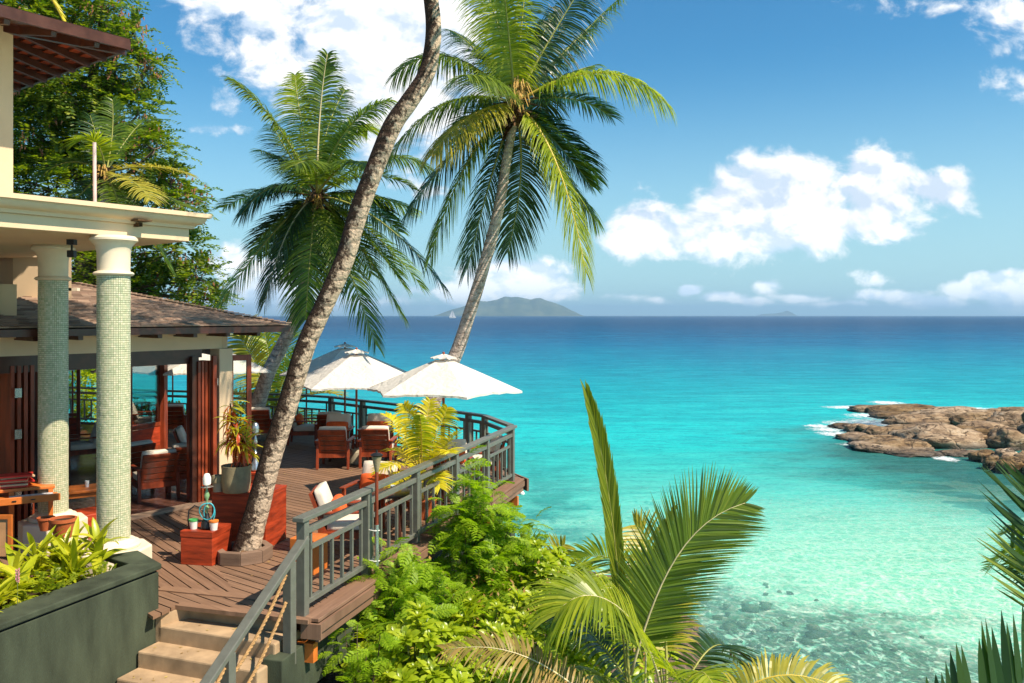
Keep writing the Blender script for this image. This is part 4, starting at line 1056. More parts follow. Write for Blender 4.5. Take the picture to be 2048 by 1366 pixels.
# ------------------------------------------------------------------ umbrellas
def umbrella(x, y, top, rim, R, a0, label, drum=True, tilt=0.0):
    t = thing('parasol', label, 'umbrella', (x, y, .004), 0, 'cream market umbrellas on the deck')
    mb = MB(); N6 = 6; AR = 8; RRn = 9
    def pt(i, u, r):
        a, b = a0+i*2*PI/N6, a0+(i+1)*2*PI/N6
        p = Vector((math.cos(a), math.sin(a), 0)).lerp(Vector((math.cos(b), math.sin(b), 0)), u)
        s_ = math.sin(PI*u); p = p*(1-.055*s_*r)
        z = lerp(top-.07, rim, r**1.04) - .03*s_*r*(1.2-r) + .03*s_*r**3 + .008*math.sin(7*u*PI+i*2)*r*r
        return Vector((p.x*R*r, p.y*R*r, z + tilt*p.x*R*r))
    for i in range(N6):
        for k in range(RRn):
            r0 = .10+.90*k/RRn; r1 = .10+.90*(k+1)/RRn
            for j in range(AR): mb.quad(pt(i, j/AR, r0), pt(i, (j+1)/AR, r0), pt(i, (j+1)/AR, r1), pt(i, j/AR, r1))
        for j in range(AR):                                  # short hem
            a, b = pt(i, j/AR, 1), pt(i, (j+1)/AR, 1); mb.quad(a, b, b-Vector((0, 0, .035)), a-Vector((0, 0, .035)))
    o = mb.build('canopy', M['umbrella'], t, world=False)
    bm = bmesh.new(); bm.from_mesh(o.data); bmesh.ops.remove_doubles(bm, verts=bm.verts, dist=.0005); bm.to_mesh(o.data); bm.free(); o.data.shade_smooth(); o.data.set_sharp_from_angle(angle=math.radians(24))
    mb = MB()
    def vt(i, u, r):
        p = pt(i, u, r*.17); return Vector((p.x, p.y, lerp(top-.02, top-.085, r**1.4)+.012*math.sin(9*u+i*3)))
    for i in range(N6):
        for j in range(4):
            mb.quad(vt(i, j/4, .02), vt(i, (j+1)/4, .02), vt(i, (j+1)/4, 1), vt(i, j/4, 1))
            a, b = vt(i, j/4, 1), vt(i, (j+1)/4, 1); mb.quad(a, b, b*1-Vector((0, 0, .015)), a-Vector((0, 0, .015)))
    mb.build('vent_cap', M['umbrella'], t, world=False, smooth=True)
    MB().lathe([(.02, top-.02), (.022, top+.01), (.012, top+.02)], 10).build('finial', M['teak'], t, world=False, smooth=True)
    MB().tube([(0, 0, .2), (0, 0, top)], .024, 10).build('pole', M['teak'], t, world=False, smooth='auto')
    MB().lathe([(.05, rim-.02), (.055, rim+.04), (.04, rim+.07)], 10).build('hub', M['teak'], t, world=False)
    for i in range(N6):
        a = a0+i*2*PI/N6; e = pt(i, 0, .98) - Vector((0, 0, .02)); q = pt(i, 0, .5)-Vector((0, 0, .03))
        MB().beam((0, 0, top-.15), e-Vector((0, 0, .015)), .02, .016).build('rib', M['orange_wood'], t, world=False)
        MB().beam((math.cos(a)*.04, math.sin(a)*.04, rim+.04), q, .014, .014).build('strut', M['orange_wood'], t, world=False)
    if drum:
        MB().lathe([(.19, 0), (.215, .03), (.21, .26), (.17, .31), (.05, .32)], 24).build('base_drum', M['drum'], t, world=False, smooth='auto')
    else:
        MB().lathe([(.25, 0), (.25, .05), (.05, .08), (.04, .3)], 24).build('base_plate', M['black'], t, world=False)
    return t
A0 = math.radians(-10)
umbrella(-1.20, 14.9, 2.51, 1.86, 1.40, A0, 'cream umbrella nearest the sea, rightmost, overlapping the far palm trunk', tilt=.0)
umbrella(-3.33, 18.2, 2.46, 1.70, 1.50, A0+.25, 'cream umbrella with tan drum base between the two chair backs')
umbrella(-3.95, 20.1, 2.52, 1.80, 1.50, A0+.5, 'cream umbrella just behind the one with the drum base')
umbrella(-7.3, 20.9, 2.50, 1.80, 1.42, A0+.1, 'umbrella behind the cream corner pillar', False)
umbrella(-9.75, 24.0, 2.55, 1.82, 1.5, A0+.3, 'far umbrella by the railing seen left of the door stack', False)
umbrella(-12.2, 23.6, 2.50, 1.75, 1.6, A0, 'far umbrella seen between the two mosaic columns', False)

# ------------------------------------------------------------------ boxes and things on them
bx = thing('wooden_box', 'low red wooden box with two tubs and a hookah beside the tree ring', 'box', (-4.0, 11.0, 0))
RZ1 = Matrix.Rotation(-.19, 3, 'Z')
MB().box((-3.96, 11.02, .175), (.44, .48, .35), RZ1).build('body', M['red_wood'], bx, bevel=.006)
MB().box((-3.96, 11.02, .39), (.45, .49, .078), RZ1).build('lid', M['red_wood'], bx, bevel=.006)
bx = thing('wooden_box', 'tall red wooden cabinet behind the leaning trunk carrying the potted croton', 'box', (-3.6, 11.8, 0))
MB().box((-3.66, 11.86, .36), (.80, .62, .72), RZ1).build('body', M['red_wood'], bx, bevel=.006)
MB().box((-3.66, 11.86, .742), (.81, .63, .04), RZ1).build('lid', M['red_wood'], bx, bevel=.006)
bx = thing('wooden_box', 'dark red wooden box behind the tall cabinet under the second hookah', 'box', (-3.75, 12.6, 0))
MB().box((-3.80, 12.62, .42), (.42, .42, .84), RZ1).build('body', M['red_wood'], bx, bevel=.006)
MB().box((-3.80, 12.62, .86), (.43, .43, .04), RZ1).build('lid', M['red_wood'], bx, bevel=.006)
def pr_loc(t): return dict(parent=t, world=False)
def hookah(x, y, z, label, hose, glass):
    t = thing('hookah', label, 'hookah', (x, y, z))
    MB().lathe([(.055, 0), (.075, .02), (.07, .08), (.035, .15), (.022, .20)], 20).build('base_vase', glass, smooth='auto', **pr_loc(t))
    MB().lathe([(.012, .20), (.014, .24), (.03, .27), (.012, .30), (.010, .36), (.028, .40), (.035, .43), (.014, .50), (.010, .54)], 16).build('stem', M['steel'] if hose is None else plain('green_glass', (.25, .42, .20), .15), smooth='auto', **pr_loc(t))
    MB().lathe([(.075, .535), (.08, .54), (.015, .55), (.013, .56)], 20).build('tray', M['steel'], smooth='auto', **pr_loc(t))
    MB().lathe([(.03, .56), (.05, .575), (.052, .65), (.035, .70), (.022, .71)], 18).build('wind_cover', M['white_pot'] if hose else M['steel'], smooth='auto', **pr_loc(t))
    if hose:
        hb = plain('cyan_hose', (.06, .50, .58), .35, .5, .2)
        MB().tube([(.02+.095*math.cos(a), -.06+.02*math.sin(a*2), .235+.105*math.sin(a)) for a in [2*PI*k/28 for k in range(28)]], .008, 8, closed=True).build('hose', hb, smooth=True, **pr_loc(t))
        MB().tube([(.05+.07*math.cos(a), -.05, .22+.12*math.sin(a)) for a in [PI*1.15-2*PI*.72*k/24 for k in range(25)]], .008, 8).build('hose', hb, smooth=True, **pr_loc(t))
        MB().tube([(-.22, -.02, .0), (-.235, -.02, .12), (-.23, 0, .24), (-.17, .03, .29), (-.09, .03, .26), (-.03, 0, .20)], .010, 8).build('hose', M['black'], smooth=True, **pr_loc(t))
hookah(-3.92, 10.92, .43, 'hookah with cyan hose loops on the low red box', True, M['black'])
hookah(-3.78, 12.52, .88, 'plain silver hookah with grey cover behind the leaning trunk', None, M['steel'])
def tub(x, y, z, lidc, label):
    t = thing('tub', label, 'tub', (x, y, z))
    MB().lathe([(.042, 0), (.055, .10)], 18).build('cup', M['white_pot'], smooth='auto', **pr_loc(t)); MB().lathe([(.058, .10), (.06, .108), (.06, .125), (.045, .128)], 18).build('lid', plain(label.split()[0]+'_lid', lidc, .5), smooth='auto', **pr_loc(t))
tub(-4.09, 10.92, .43, (.08, .45, .12), 'green lidded white tub on the left of the low red box')
tub(-3.81, 10.86, .43, (.80, .22, .03), 'orange lidded white tub on the right of the low red box')
pot = thing('canvas_pot', 'large olive canvas planter bag on the tall red cabinet', 'pot', (-3.77, 11.62, .765))
MB().lathe([(.17, 0), (.18, .02), (.195, .15), (.192, .30), (.20, .36), (.188, .36), (.18, .31)], 26, (0, 0, 0)).build('bag', M['canvas_pot'], smooth='auto', **pr_loc(pot)); MB().lathe([(.01, .315), (.182, .31)], 20, cap=False).build('soil', M['soil'], **pr_loc(pot))
t = thing('small_pot', 'small grey pot between the hookah and the canvas bag', 'pot', (-4.02, 11.62, .765)); MB().lathe([(.06, 0), (.085, .20), (.075, .20)], 18).build('pot_body', M['drum'], smooth='auto', **pr_loc(t)); MB().lathe([(.092, .13), (.095, .20), (.085, .22), (.07, .22)], 18).build('rim', M['canvas_pot'], smooth='auto', **pr_loc(t))
# croton in the bag: two tufted stems, each long leaf on its own
def strap_leaf(L_, w, droop, mat_i, n=5, fold=.25):
    mb = MB(); 
    for k in range(n):
        pass
    pts = []
    for k in range(n+1):
        t = k/n; x = L_*t*(1-.25*droop*t); z = L_*(.10*t - droop*.55*t*t); pts.append(Vector((x, 0, z)))
    prof_ = [.25, .8, 1.0, .9, .55, .0] if n == 5 else [math.sin(PI*(.12+.88*k/n))**.7 for k in range(n+1)]
    for k in range(n+1):
        ww = w*prof_[k]/2; mb.v += [pts[k]+Vector((0, -ww, ww*fold*2)), pts[k], pts[k]+Vector((0, ww, ww*fold*2))]
    for k in range(n):
        i = 3*k; mb.f += [(i, i+1, i+4, i+3), (i+1, i+2, i+5, i+4)]
    me = bpy.data.meshes.new('leaf'); me.from_pydata(mb.v, [], mb.f); me.shade_smooth(); me.materials.append(mat_i); return me
rnd = random.Random(21)
cg = [strap_leaf(.32, .042, d, M['croton_g']) for d in (.5, 1.1)]; crd = [strap_leaf(.30, .036, d, M['croton_r']) for d in (.9, 1.4)]
cro = thing('croton_plant', 'potted croton with drooping red and yellow green leaves before the pillar', 'plant', (-3.77, 11.62, 1.07))
for (dx, dy, h, hz0) in ((-.05, 0, .90, .0), (.08, .02, .42, 0), (.02, -.04, .66, 0)):
    MB().tube([(dx*.3, dy*.3, 0), (dx, dy, h*.6), (dx*1.6, dy, h)], [.013, .011, .008], 6).build('stem', M['stem'], world=False, parent=cro)
    for k in range(85):
        t = rnd.uniform(.35, 1.0); z = h*t + .02; red = rnd.random() > t*.75 - .05
        me = rnd.choice(crd if red else cg); a = rnd.uniform(0, 2*PI)
        inst('leaf', me, cro, (dx*(1+.6*t), dy, z), (rnd.uniform(-.3, .3), rnd.uniform(-.9, .4) if not red else rnd.uniform(-.2, .9), a), rnd.uniform(.7, 1.1))
# octagonal timber ring round the trunk
RC = Vector((-3.50, 11.08))
ring = thing('tree_ring', 'octagonal weathered timber kerb round the foot of the big leaning palm', 'tree ring', (RC.x, RC.y, 0))
for k in range(8):
    a0_ = 2*PI*k/8+PI/8-.19; a1_ = a0_+2*PI/8; e = .006
    q = [(math.cos(a0_+e)*.37, math.sin(a0_+e)*.37), (math.cos(a1_-e)*.37, math.sin(a1_-e)*.37), (math.cos(a1_-e)*.27, math.sin(a1_-e)*.27), (math.cos(a0_+e)*.27, math.sin(a0_+e)*.27)]
    MB().prism([(RC.x+a, RC.y+b) for a, b in q], .002, .16+.002*(k % 2)).build('kerb_block', M['oct_wood'], ring, bevel=.006)
MB().lathe([(.01, .035), (.28, .03)], 16, (RC.x, RC.y, 0), cap=False).build('soil', M['soil'], ring)
# ------------------------------------------------------------------ torches
def torch(p, z0, z1, label, bound=False):
    t = thing('garden_torch', label, 'torch', (p[0], p[1], z0), 0, 'bamboo torches along the railing')
    h = z1-z0
    MB().tube([(0, 0, 0), (0, 0, h-.22)], .021, 10).build('pole', M['teak'], smooth='auto', **pr_loc(t))
    MB().lathe([(.02, h-.24), (.06, h-.06), (.062, h-.04)], 14).build('cone', M['canvas_pot'], smooth='auto', **pr_loc(t))
    MB().lathe([(.066, h-.045), (.08, h-.03), (.05, h-.01), (.012, h), (.012, h+.03)], 16).build('oil_cup', M['black'], smooth='auto', **pr_loc(t))
    if bound:
        MB().tube([(0, 0, 0), (0, 0, .62)], .026, 10).build('pipe', M['steel'], smooth='auto', **pr_loc(t))
        for z in (.18, .55):
            MB().tube([(-.01, .03, z), (.035, .0, z), (-.01, -.035, z), (-.12, -.0, z+.01), (-.12, .06, z+.01)], .006, 6, closed=True).build('wire_tie', M['white_pot'], smooth=True, **pr_loc(t))
pt_ = pp[1] + RN*.10 - RD*-.02
torch((pt_.x+.03, pt_.y-.03), -.0, 1.50, 'brown torch tied with white wire to the near railing', True)
torch((-5.55, 22.95), .0, 1.75, 'dark torch by the far railing left of the big trunk')
torch((-9.7, 24.3), .0, 1.85, 'dark torch by the far railing seen through the pavilion')
# ------------------------------------------------------------------ desk with menus at the left
dk = thing('desk', 'orange wooden desk with an open drawer tray at the left edge', 'desk', (-6.75, 11.1, 0))
dz = .88; RZ = Matrix.Rotation(.55, 3, 'Z')
def dl(x, y, z): q = RZ @ Vector((x, y, 0)); return (-6.62+q.x, 11.05+q.y, z)
MB().box(dl(0, .25, dz), (1.2, .50, .04), RZ).build('desktop', M['orange_wood'], dk, bevel=.008)
MB().box(dl(0, -.16, dz-.09), (1.26, .40, .025), RZ).build('tray', M['orange_wood'], dk, bevel=.005)
MB().box(dl(0, -.355, dz-.07), (1.28, .03, .09), RZ).build('drawer_front', M['orange_wood'], dk, bevel=.005)
for x in (-.55, .10, .55):
    for y in (.02, .45): MB().box(dl(x, y, (dz-.02)/2), (.055, .055, dz-.02), RZ).build('leg', M['orange_wood'], dk)
for x in (.33, .12): MB().box(dl(x, -.375, dz-.07), (.05, .012, .012), RZ).build('handle', M['black'], dk)
mred = plain('red_folder', (.62, .03, .02), .5, .4, .1); mtan = plain('tan_paper', (.62, .42, .25), .8, .2, .1)
rnd = random.Random(4)
for k in range(7):
    mm = (mred, mtan)[k % 2]
    t = solo(MB().box(dl(.12+rnd.uniform(-.04, .04), .22+rnd.uniform(-.04, .04), dz+.036+.022*k), (.40, .26, .019), Matrix.Rotation(.55+rnd.uniform(-.25, .25), 3, 'Z')), 'menu_folder', mm,
             ['lowest red folder', 'lowest tan folder', 'second red folder', 'middle tan folder', 'third red folder', 'upper tan folder', 'topmost red folder'][k]+' in the stack on the orange desk', 'folder', group='folders stacked on the desk')
solo(MB().box(dl(.32, -.18, dz-.068), (.5, .30, .012), RZ), 'newspaper', plain('newsprint', (.62, .62, .62), .8, .2, .3, 22), 'grey printed paper lying in the open tray of the desk', 'paper')
sg = thing('easel_frame', 'pale orange wooden frame standing in front of the desk at the left edge', 'frame', D(8, 1060, 10.3))
c = D(4, 1075, 10.3)
for dx in (-.2, .10): MB().box((c.x+dx, c.y, c.z), (.045, .03, .55)).build('stile', M['orange_wood'], sg)
MB().box((c.x-.05, c.y, c.z+.25), (.255, .028, .05)).build('top_rail', M['orange_wood'], sg); MB().box((c.x-.05, c.y+.01, c.z), (.26, .012, .46)).build('board', plain('pale_board', (.55, .30, .13), .6), sg)
solo(MB().box((-6.10, 12.35, .17), (.5, .5, .34), Matrix.Rotation(-.7, 3, 'Z')), 'red_bench', M['red_wood'], 'low red bench block between the two column plinths', 'bench', bevel=.01)
def tpot(px, py, Y, r, label):
    p = D(px, py, Y); t = thing('clay_pot', label, 'pot', p)
    MB().lathe([(r*.65, 0), (r*.95, r*1.3), (r*1.05, r*1.35), (r*1.05, r*1.6), (r*.9, r*1.6), (r*.88, r*1.4)], 22).build('pot_body', M['terracotta'], smooth='auto', **pr_loc(t)); MB().lathe([(.01, r*1.42), (r*.88, r*1.4)], 16, cap=False).build('soil', M['soil'], **pr_loc(t))
tpot(126, 1075, 9.75, .14, 'wide terracotta pot in front of the farther column plinth')
tpot(92, 1060, 10.6, .10, 'red clay bowl under the desk corner')
# snake plant in a pale pot, yellow palm's pot
p = G(905, 952); t = thing('urn', 'pale rounded urn with a snake plant by the near umbrella pole', 'pot', (-1.02, 14.55, 0))
MB().lathe([(.12, 0), (.20, .12), (.22, .30), (.17, .46), (.19, .50), (.17, .50)], 24).build('pot_body', plain('pinkish_glaze', (.50, .33, .27), .5), smooth='auto', **pr_loc(t))
t = thing('snake_plant', 'upright snake plant with yellow edged leaves in the pale urn', 'plant', (-1.02, 14.55, .46))
sl_me = strap_leaf(.55, .05, -.15, M['snake'], 5, .1); rnd = random.Random(8)
for k in range(16): inst('leaf', sl_me, t, (rnd.uniform(-.08, .08), rnd.uniform(-.08, .08), 0), (0, -PI/2+rnd.uniform(-.28, .28), rnd.uniform(0, 6.28)), rnd.uniform(.6, 1.1))
# ================================================================== PALMS
def bez(pts, t):
    if len(pts) == 3: a, b, c = pts; return a*(1-t)**2 + b*2*t*(1-t) + c*t*t
    a, b, c, d = pts; return a*(1-t)**3 + b*3*t*(1-t)**2 + c*3*t*t*(1-t) + d*t**3
def frond(par, pts, Lm, mat, rmat, n=60, droop=.5, nrm=None, w=.035, start=.14, rw=.022, seed=0, fold=.3, a0=80, a1=42, name='frond', sides=(1, -1), prof_pow=.6, curl=0.0, segs=4, tipl=.45, jit=1.0):
    rnd = random.Random(seed); Z = Vector((0, 0, 1))
    ch = (pts[-1]-pts[0]); 
    if nrm is None:
        nrm = Z.copy()
    mb = MB(); Pn = lambda t: bez(pts, t)
    for i in range(n):
        t = start + (1-start)*((i+.5)/n); p = Pn(t); T_ = (Pn(min(1, t+.01))-Pn(t-.01)).normalized()
        N_ = (nrm - T_*nrm.dot(T_))
        if N_.length < .15: N_ = Vector((0, -1, .3)) - T_*Vector((0, -1, .3)).dot(T_)
        N_.normalize(); S_ = T_.cross(N_)
        u = (i+.5)/n
        pr_ = (math.sin(PI*min(1, .16+.62*u))**prof_pow) * (1 if u < .72 else lerp(1, tipl+.1, (u-.72)/.28))
        for sg_ in sides:
            if rnd.random() < .03*jit: continue
            a = math.radians(lerp(a0, a1, u**1.4) + rnd.uniform(-5, 5)*jit); L_ = Lm*pr_*rnd.uniform(.86, 1.06)
            d = (T_*math.cos(a) + S_*sg_*math.sin(a) + N_*(fold+rnd.uniform(-.10, .10)*jit)).normalized()
            wd = (T_ - d*T_.dot(d)).normalized(); wd = (wd + N_*rnd.uniform(-.35, .35)*1.2).normalized()
            dr = droop*rnd.uniform(.75, 1.3); ii = len(mb.v)
            for k in range(segs+1):
                s_ = k/segs; q = p + d*(L_*s_*(1-.12*dr*s_)) - Z*(dr*L_*s_*s_*.75) + T_*(curl*L_*s_*s_)
                hw = w*(.55, 1, .9, .6, .04)[k if segs == 4 else min(4, k)]*.5
                mb.v += [q-wd*hw, q+wd*hw]
            mb.f += [(ii+2*k, ii+2*k+1, ii+2*k+3, ii+2*k+2) for k in range(segs)]
    o = mb.build(name, mat, par); 
    m_ = 14
    MB().tube([Pn(k/m_) for k in range(m_+1)], [lerp(rw, rw*.16, (k/m_)**.8) for k in range(m_+1)], 6).build('rachis', rmat, o, smooth=True)
    return o
def trunk(par, pts, rad, mat, n=20, sub=5, name='trunk', rough=.05):
    P_ = [Vector(p) for p in pts]; out = []; rr_ = []; m_ = len(P_)
    for i in range(m_-1):
        a = P_[max(0, i-1)]; b = P_[i]; c = P_[i+1]; d = P_[min(m_-1, i+2)]
        for k in range(sub):
            t = k/sub; out.append(.5*((2*b) + (c-a)*t + (2*a-5*b+4*c-d)*t*t + (-a+3*b-3*c+d)*t**3)); rr_.append(lerp(rad[i], rad[i+1], t))
    out.append(P_[-1]); rr_.append(rad[-1])
    mb = MB().tube(out, rr_, n)
    for v in mb.v:                                            # uneven girth and leaf scar rings
        nz_ = mnoise.noise(v*1.7)*.5 + mnoise.noise(v*5)*.5
        k = min(range(0, len(out)), key=lambda j: (out[j]-v).length_squared); c = out[k]
        d = v-c; v += d*(rough*nz_*1.3)
    return mb.build(name, mat, par, smooth=True)
def rnd_frond_set(par, c, count, L_, Lm, seed, mats, elev=(-40, 60), az=(0, 360), **kw):
    rnd = random.Random(seed)
    for k in range(count):
        a = math.radians(rnd.uniform(*az)); e = math.radians(rnd.uniform(*elev)); l = L_*rnd.uniform(.8, 1.1)
        d = Vector((math.cos(a)*math.cos(e), math.sin(a)*math.cos(e), math.sin(e)))
        h = Vector((math.cos(a), math.sin(a), 0))
        p1 = c + d*l*.5; p2 = c + d*l*.75 + h*l*.12 - Vector((0, 0, l*(.20+.25*rnd.random())))
        frond(par, [c, p1, p2], Lm, rnd.choice(mats), M['rachis'], seed=seed*50+k, **kw)
def specs(par, base, Yc, lst, Lm, seed, **kw):
    for k, s in enumerate(lst):
        (cx, cy), (tx, ty), d1, d2, mt = s[:5]; ex = dict(kw); ex.update(s[5] if len(s) > 5 else {})
        rm = ex.pop('rm', M['rachis']); lm = ex.pop('Lm', Lm)
        frond(par, [base, D(cx, cy, Yc+d1), D(tx, ty, Yc+d2)], lm, M[mt], rm, seed=seed*100+k, **ex)

# --- the big leaning palm in the timber ring
tp = [(490, 1125, 11.08, .215), (497, 1085, 11.08, .17), (517, 1010, 11.1, .150), (545, 905, 11.1, .138), (578, 800, 11.1, .130), (612, 690, 11.1, .126), (650, 607, 11.1, .124), (689, 519, 11.1, .124), (715, 431, 11.1, .122), (747, 344, 11.1, .122), (783, 256, 11.15, .120),
      (817, 205, 11.15, .118), (848, 158, 11.2, .112), (861, 117, 11.2, .108), (867, 59, 11.2, .102), (862, 0, 11.25, .098), (850, -80, 11.3, .095), (845, -200, 11.35, .09)]
t = thing('coconut_palm', 'tall coconut palm leaning across the middle, rising out of the frame', 'palm tree', (RC.x, RC.y, 0))
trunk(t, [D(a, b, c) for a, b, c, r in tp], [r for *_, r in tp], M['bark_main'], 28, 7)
top = D(845, -215, 11.35)
rnd_frond_set(t, top, 16, 3.6, .8, 77, [M['palm'], M['palm_dark']], elev=(5, 70), n=40)
mb = MB(); rnd = random.Random(2)
for k in range(26):
    a = rnd.uniform(0, 2*PI); r = rnd.uniform(.1, .17); b = G(487, 1118, .03); mb.tube([(b.x+.02, b.y, .18), (b.x+math.cos(a)*r*1.4, b.y+math.sin(a)*r*1.3, .035)], [.02, .012], 5)
o = mb.build('root_mass', M['fiber'], t); o['kind'] = 'stuff'

# --- middle palm
Y2 = 22.0; c2 = D(633, 392, Y2)
t = thing('coconut_palm', 'full coconut palm in the middle behind the leaning trunk', 'palm tree', D(505, 870, 21.6))
trunk(t, [D(503, 880, 21.6), D(512, 825, 21.6), D(535, 750, 21.7), D(560, 700, 21.8), D(582, 655, 21.8), D(600, 605, 21.9), D(618, 520, 21.9), D(628, 450, Y2), D(633, 405, Y2)], [.22, .19, .18, .17, .16, .15, .14, .13, .16], M['bark_far'], 16)
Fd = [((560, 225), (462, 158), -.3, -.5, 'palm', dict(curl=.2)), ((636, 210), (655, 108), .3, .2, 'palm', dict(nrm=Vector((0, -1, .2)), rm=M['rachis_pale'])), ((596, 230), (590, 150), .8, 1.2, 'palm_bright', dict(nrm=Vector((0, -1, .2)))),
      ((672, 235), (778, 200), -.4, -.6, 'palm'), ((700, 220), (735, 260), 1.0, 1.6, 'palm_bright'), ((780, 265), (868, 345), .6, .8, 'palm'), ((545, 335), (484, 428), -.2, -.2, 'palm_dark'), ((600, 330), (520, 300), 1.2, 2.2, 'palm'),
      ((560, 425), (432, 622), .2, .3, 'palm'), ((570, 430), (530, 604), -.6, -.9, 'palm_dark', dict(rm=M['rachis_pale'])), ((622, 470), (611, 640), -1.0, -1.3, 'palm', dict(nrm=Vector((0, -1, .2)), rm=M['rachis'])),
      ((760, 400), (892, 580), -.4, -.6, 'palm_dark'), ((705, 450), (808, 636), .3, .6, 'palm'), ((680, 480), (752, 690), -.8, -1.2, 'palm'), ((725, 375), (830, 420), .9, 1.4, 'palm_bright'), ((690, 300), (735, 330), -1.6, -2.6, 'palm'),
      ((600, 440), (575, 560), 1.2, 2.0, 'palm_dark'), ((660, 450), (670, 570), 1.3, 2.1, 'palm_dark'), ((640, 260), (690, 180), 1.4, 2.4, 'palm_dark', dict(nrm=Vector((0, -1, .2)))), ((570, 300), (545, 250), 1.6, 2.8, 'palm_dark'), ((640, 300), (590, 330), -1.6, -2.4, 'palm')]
specs(t, c2, Y2, Fd, .92, 2, n=120, droop=.62, fold=.15, w=.036, rw=.04)
rnd_frond_set(t, c2, 13, 3.3, .85, 31, [M['palm'], M['palm_dark']], elev=(-45, 65), az=(10, 170), n=80)
def crown_mess(par, c, r, seed, flower):
    rnd = random.Random(seed); mb = MB()
    for k in range(60):
        a = rnd.uniform(0, 2*PI); p = c + Vector((math.cos(a)*r*.4, math.sin(a)*r*.4, rnd.uniform(-r*1.4, r*.5))); e = p + Vector((math.cos(a)*r*rnd.uniform(.4, 1.5), math.sin(a)*r*rnd.uniform(.4, 1.5), rnd.uniform(-r*1.2, r*.4)))
        mb.beam(p, e, rnd.uniform(.03, .10), .012)
    mb.lathe([(r*.35, -r*1.5), (r*.6, -r*.6), (r*.7, 0), (r*.3, r*.6)], 10, c); o = mb.build('fibre_crown', M['fiber'], par); o['kind'] = 'stuff'
    for f_ in flower:
        mb = MB()
        for k in range(34):
            a = rnd.uniform(0, 2*PI); l = rnd.uniform(.25, .5); d = Vector((math.cos(a)*.45+f_[0], math.sin(a)*.45-.6, rnd.uniform(-.5, .9))).normalized()
            p = c + Vector((f_[0]*.3, -.15, f_[1])); mb.tube([p, p+d*l*.6, p+d*l*.8-Vector((0, 0, l*.45))], [.014, .016, .008], 5)
        mb.build('blossom', M['flower'], par)
crown_mess(t, c2, .30, 5, [(.0, -.2)])

# --- right palm
Y3 = 18.0; c3 = D(1030, 208, Y3)
t = thing('coconut_palm', 'coconut palm on the right with golden blossom, clear against the blue sky', 'palm tree', D(845, 905, 18))
trunk(t, [D(838, 915, 18), D(862, 815, 18), D(888, 760, 18), D(915, 700, 18), D(938, 630, 18), D(960, 560, 18), D(985, 470, 18), D(1003, 390, 18), D(1013, 320, 18), D(1024, 262, 18), D(1030, 225, 18)], [.20, .175, .155, .145, .135, .13, .122, .110, .10, .09, .12], M['bark_far'], 18)
up_ = Vector((0, -1, .15))
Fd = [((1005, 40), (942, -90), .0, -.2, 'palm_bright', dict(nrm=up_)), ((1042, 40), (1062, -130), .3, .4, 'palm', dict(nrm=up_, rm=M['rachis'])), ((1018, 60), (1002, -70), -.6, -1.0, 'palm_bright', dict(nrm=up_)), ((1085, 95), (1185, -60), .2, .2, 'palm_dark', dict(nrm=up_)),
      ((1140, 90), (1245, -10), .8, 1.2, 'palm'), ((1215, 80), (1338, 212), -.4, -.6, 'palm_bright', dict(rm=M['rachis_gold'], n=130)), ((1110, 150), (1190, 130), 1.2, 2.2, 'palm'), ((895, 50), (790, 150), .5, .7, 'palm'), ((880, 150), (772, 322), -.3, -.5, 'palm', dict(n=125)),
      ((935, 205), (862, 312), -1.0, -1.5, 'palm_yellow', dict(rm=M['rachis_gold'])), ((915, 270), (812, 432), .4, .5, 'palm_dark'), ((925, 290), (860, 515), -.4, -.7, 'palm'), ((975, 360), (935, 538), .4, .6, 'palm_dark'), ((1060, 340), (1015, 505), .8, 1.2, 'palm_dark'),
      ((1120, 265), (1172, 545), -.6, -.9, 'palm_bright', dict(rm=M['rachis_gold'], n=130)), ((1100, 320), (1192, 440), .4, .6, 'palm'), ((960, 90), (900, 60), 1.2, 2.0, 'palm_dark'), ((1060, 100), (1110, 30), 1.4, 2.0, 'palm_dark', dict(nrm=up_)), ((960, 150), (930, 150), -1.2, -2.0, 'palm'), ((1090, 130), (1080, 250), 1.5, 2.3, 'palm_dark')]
specs(t, c3, Y3, Fd, .88, 3, n=120, droop=.85, fold=.12, w=.032, rw=.036)
rnd_frond_set(t, c3, 9, 2.6, .8, 32, [M['palm'], M['palm_dark']], elev=(-40, 75), az=(10, 170), n=80)
crown_mess(t, c3, .32, 6, [(.25, .25), (-.0, .05)])

# --- palm below the far railing and small one by the tree
Y4 = 26.0; b = D(545, 850, Y4)
t = thing('young_palm', 'yellow green young palm growing beyond the far railing behind the middle trunk', 'palm tree', b)
trunk(t, [b+Vector((0, 0, -2)), b], [.12, .1], M['bark_far'], 10)
specs(t, b, Y4, [((520, 730), (478, 672), 0, 0, 'palm_yellow', dict(nrm=up_)), ((545, 740), (530, 670), .5, .8, 'palm_bright', dict(nrm=up_)), ((560, 730), (620, 690), 0, -.2, 'palm_bright'), ((600, 770), (680, 790), -.4, -.6, 'palm_yellow'), ((480, 760), (440, 800), .2, .2, 'palm'),
      ((580, 700), (570, 660), .8, 1.2, 'palm', dict(nrm=up_)), ((500, 700), (500, 640), 1.0, 1.3, 'palm_yellow', dict(nrm=up_)), ((620, 740), (655, 740), .9, 1.4, 'palm'), ((590, 800), (640, 860), -.5, -.8, 'palm_bright'), ((470, 800), (430, 850), -.2, -.4, 'palm')], .95, 4, n=46, droop=.3, w=.05, rw=.035)
Y5 = 25.5; b = D(212, 345, Y5)
t = thing('coconut_palm', 'smaller coconut palm in front of the leafy tree behind the portico roof', 'palm tree', D(205, 640, Y5))
trunk(t, [D(205, 680, Y5), D(208, 500, Y5), b], [.17, .15, .13], M['bark_far'], 12)
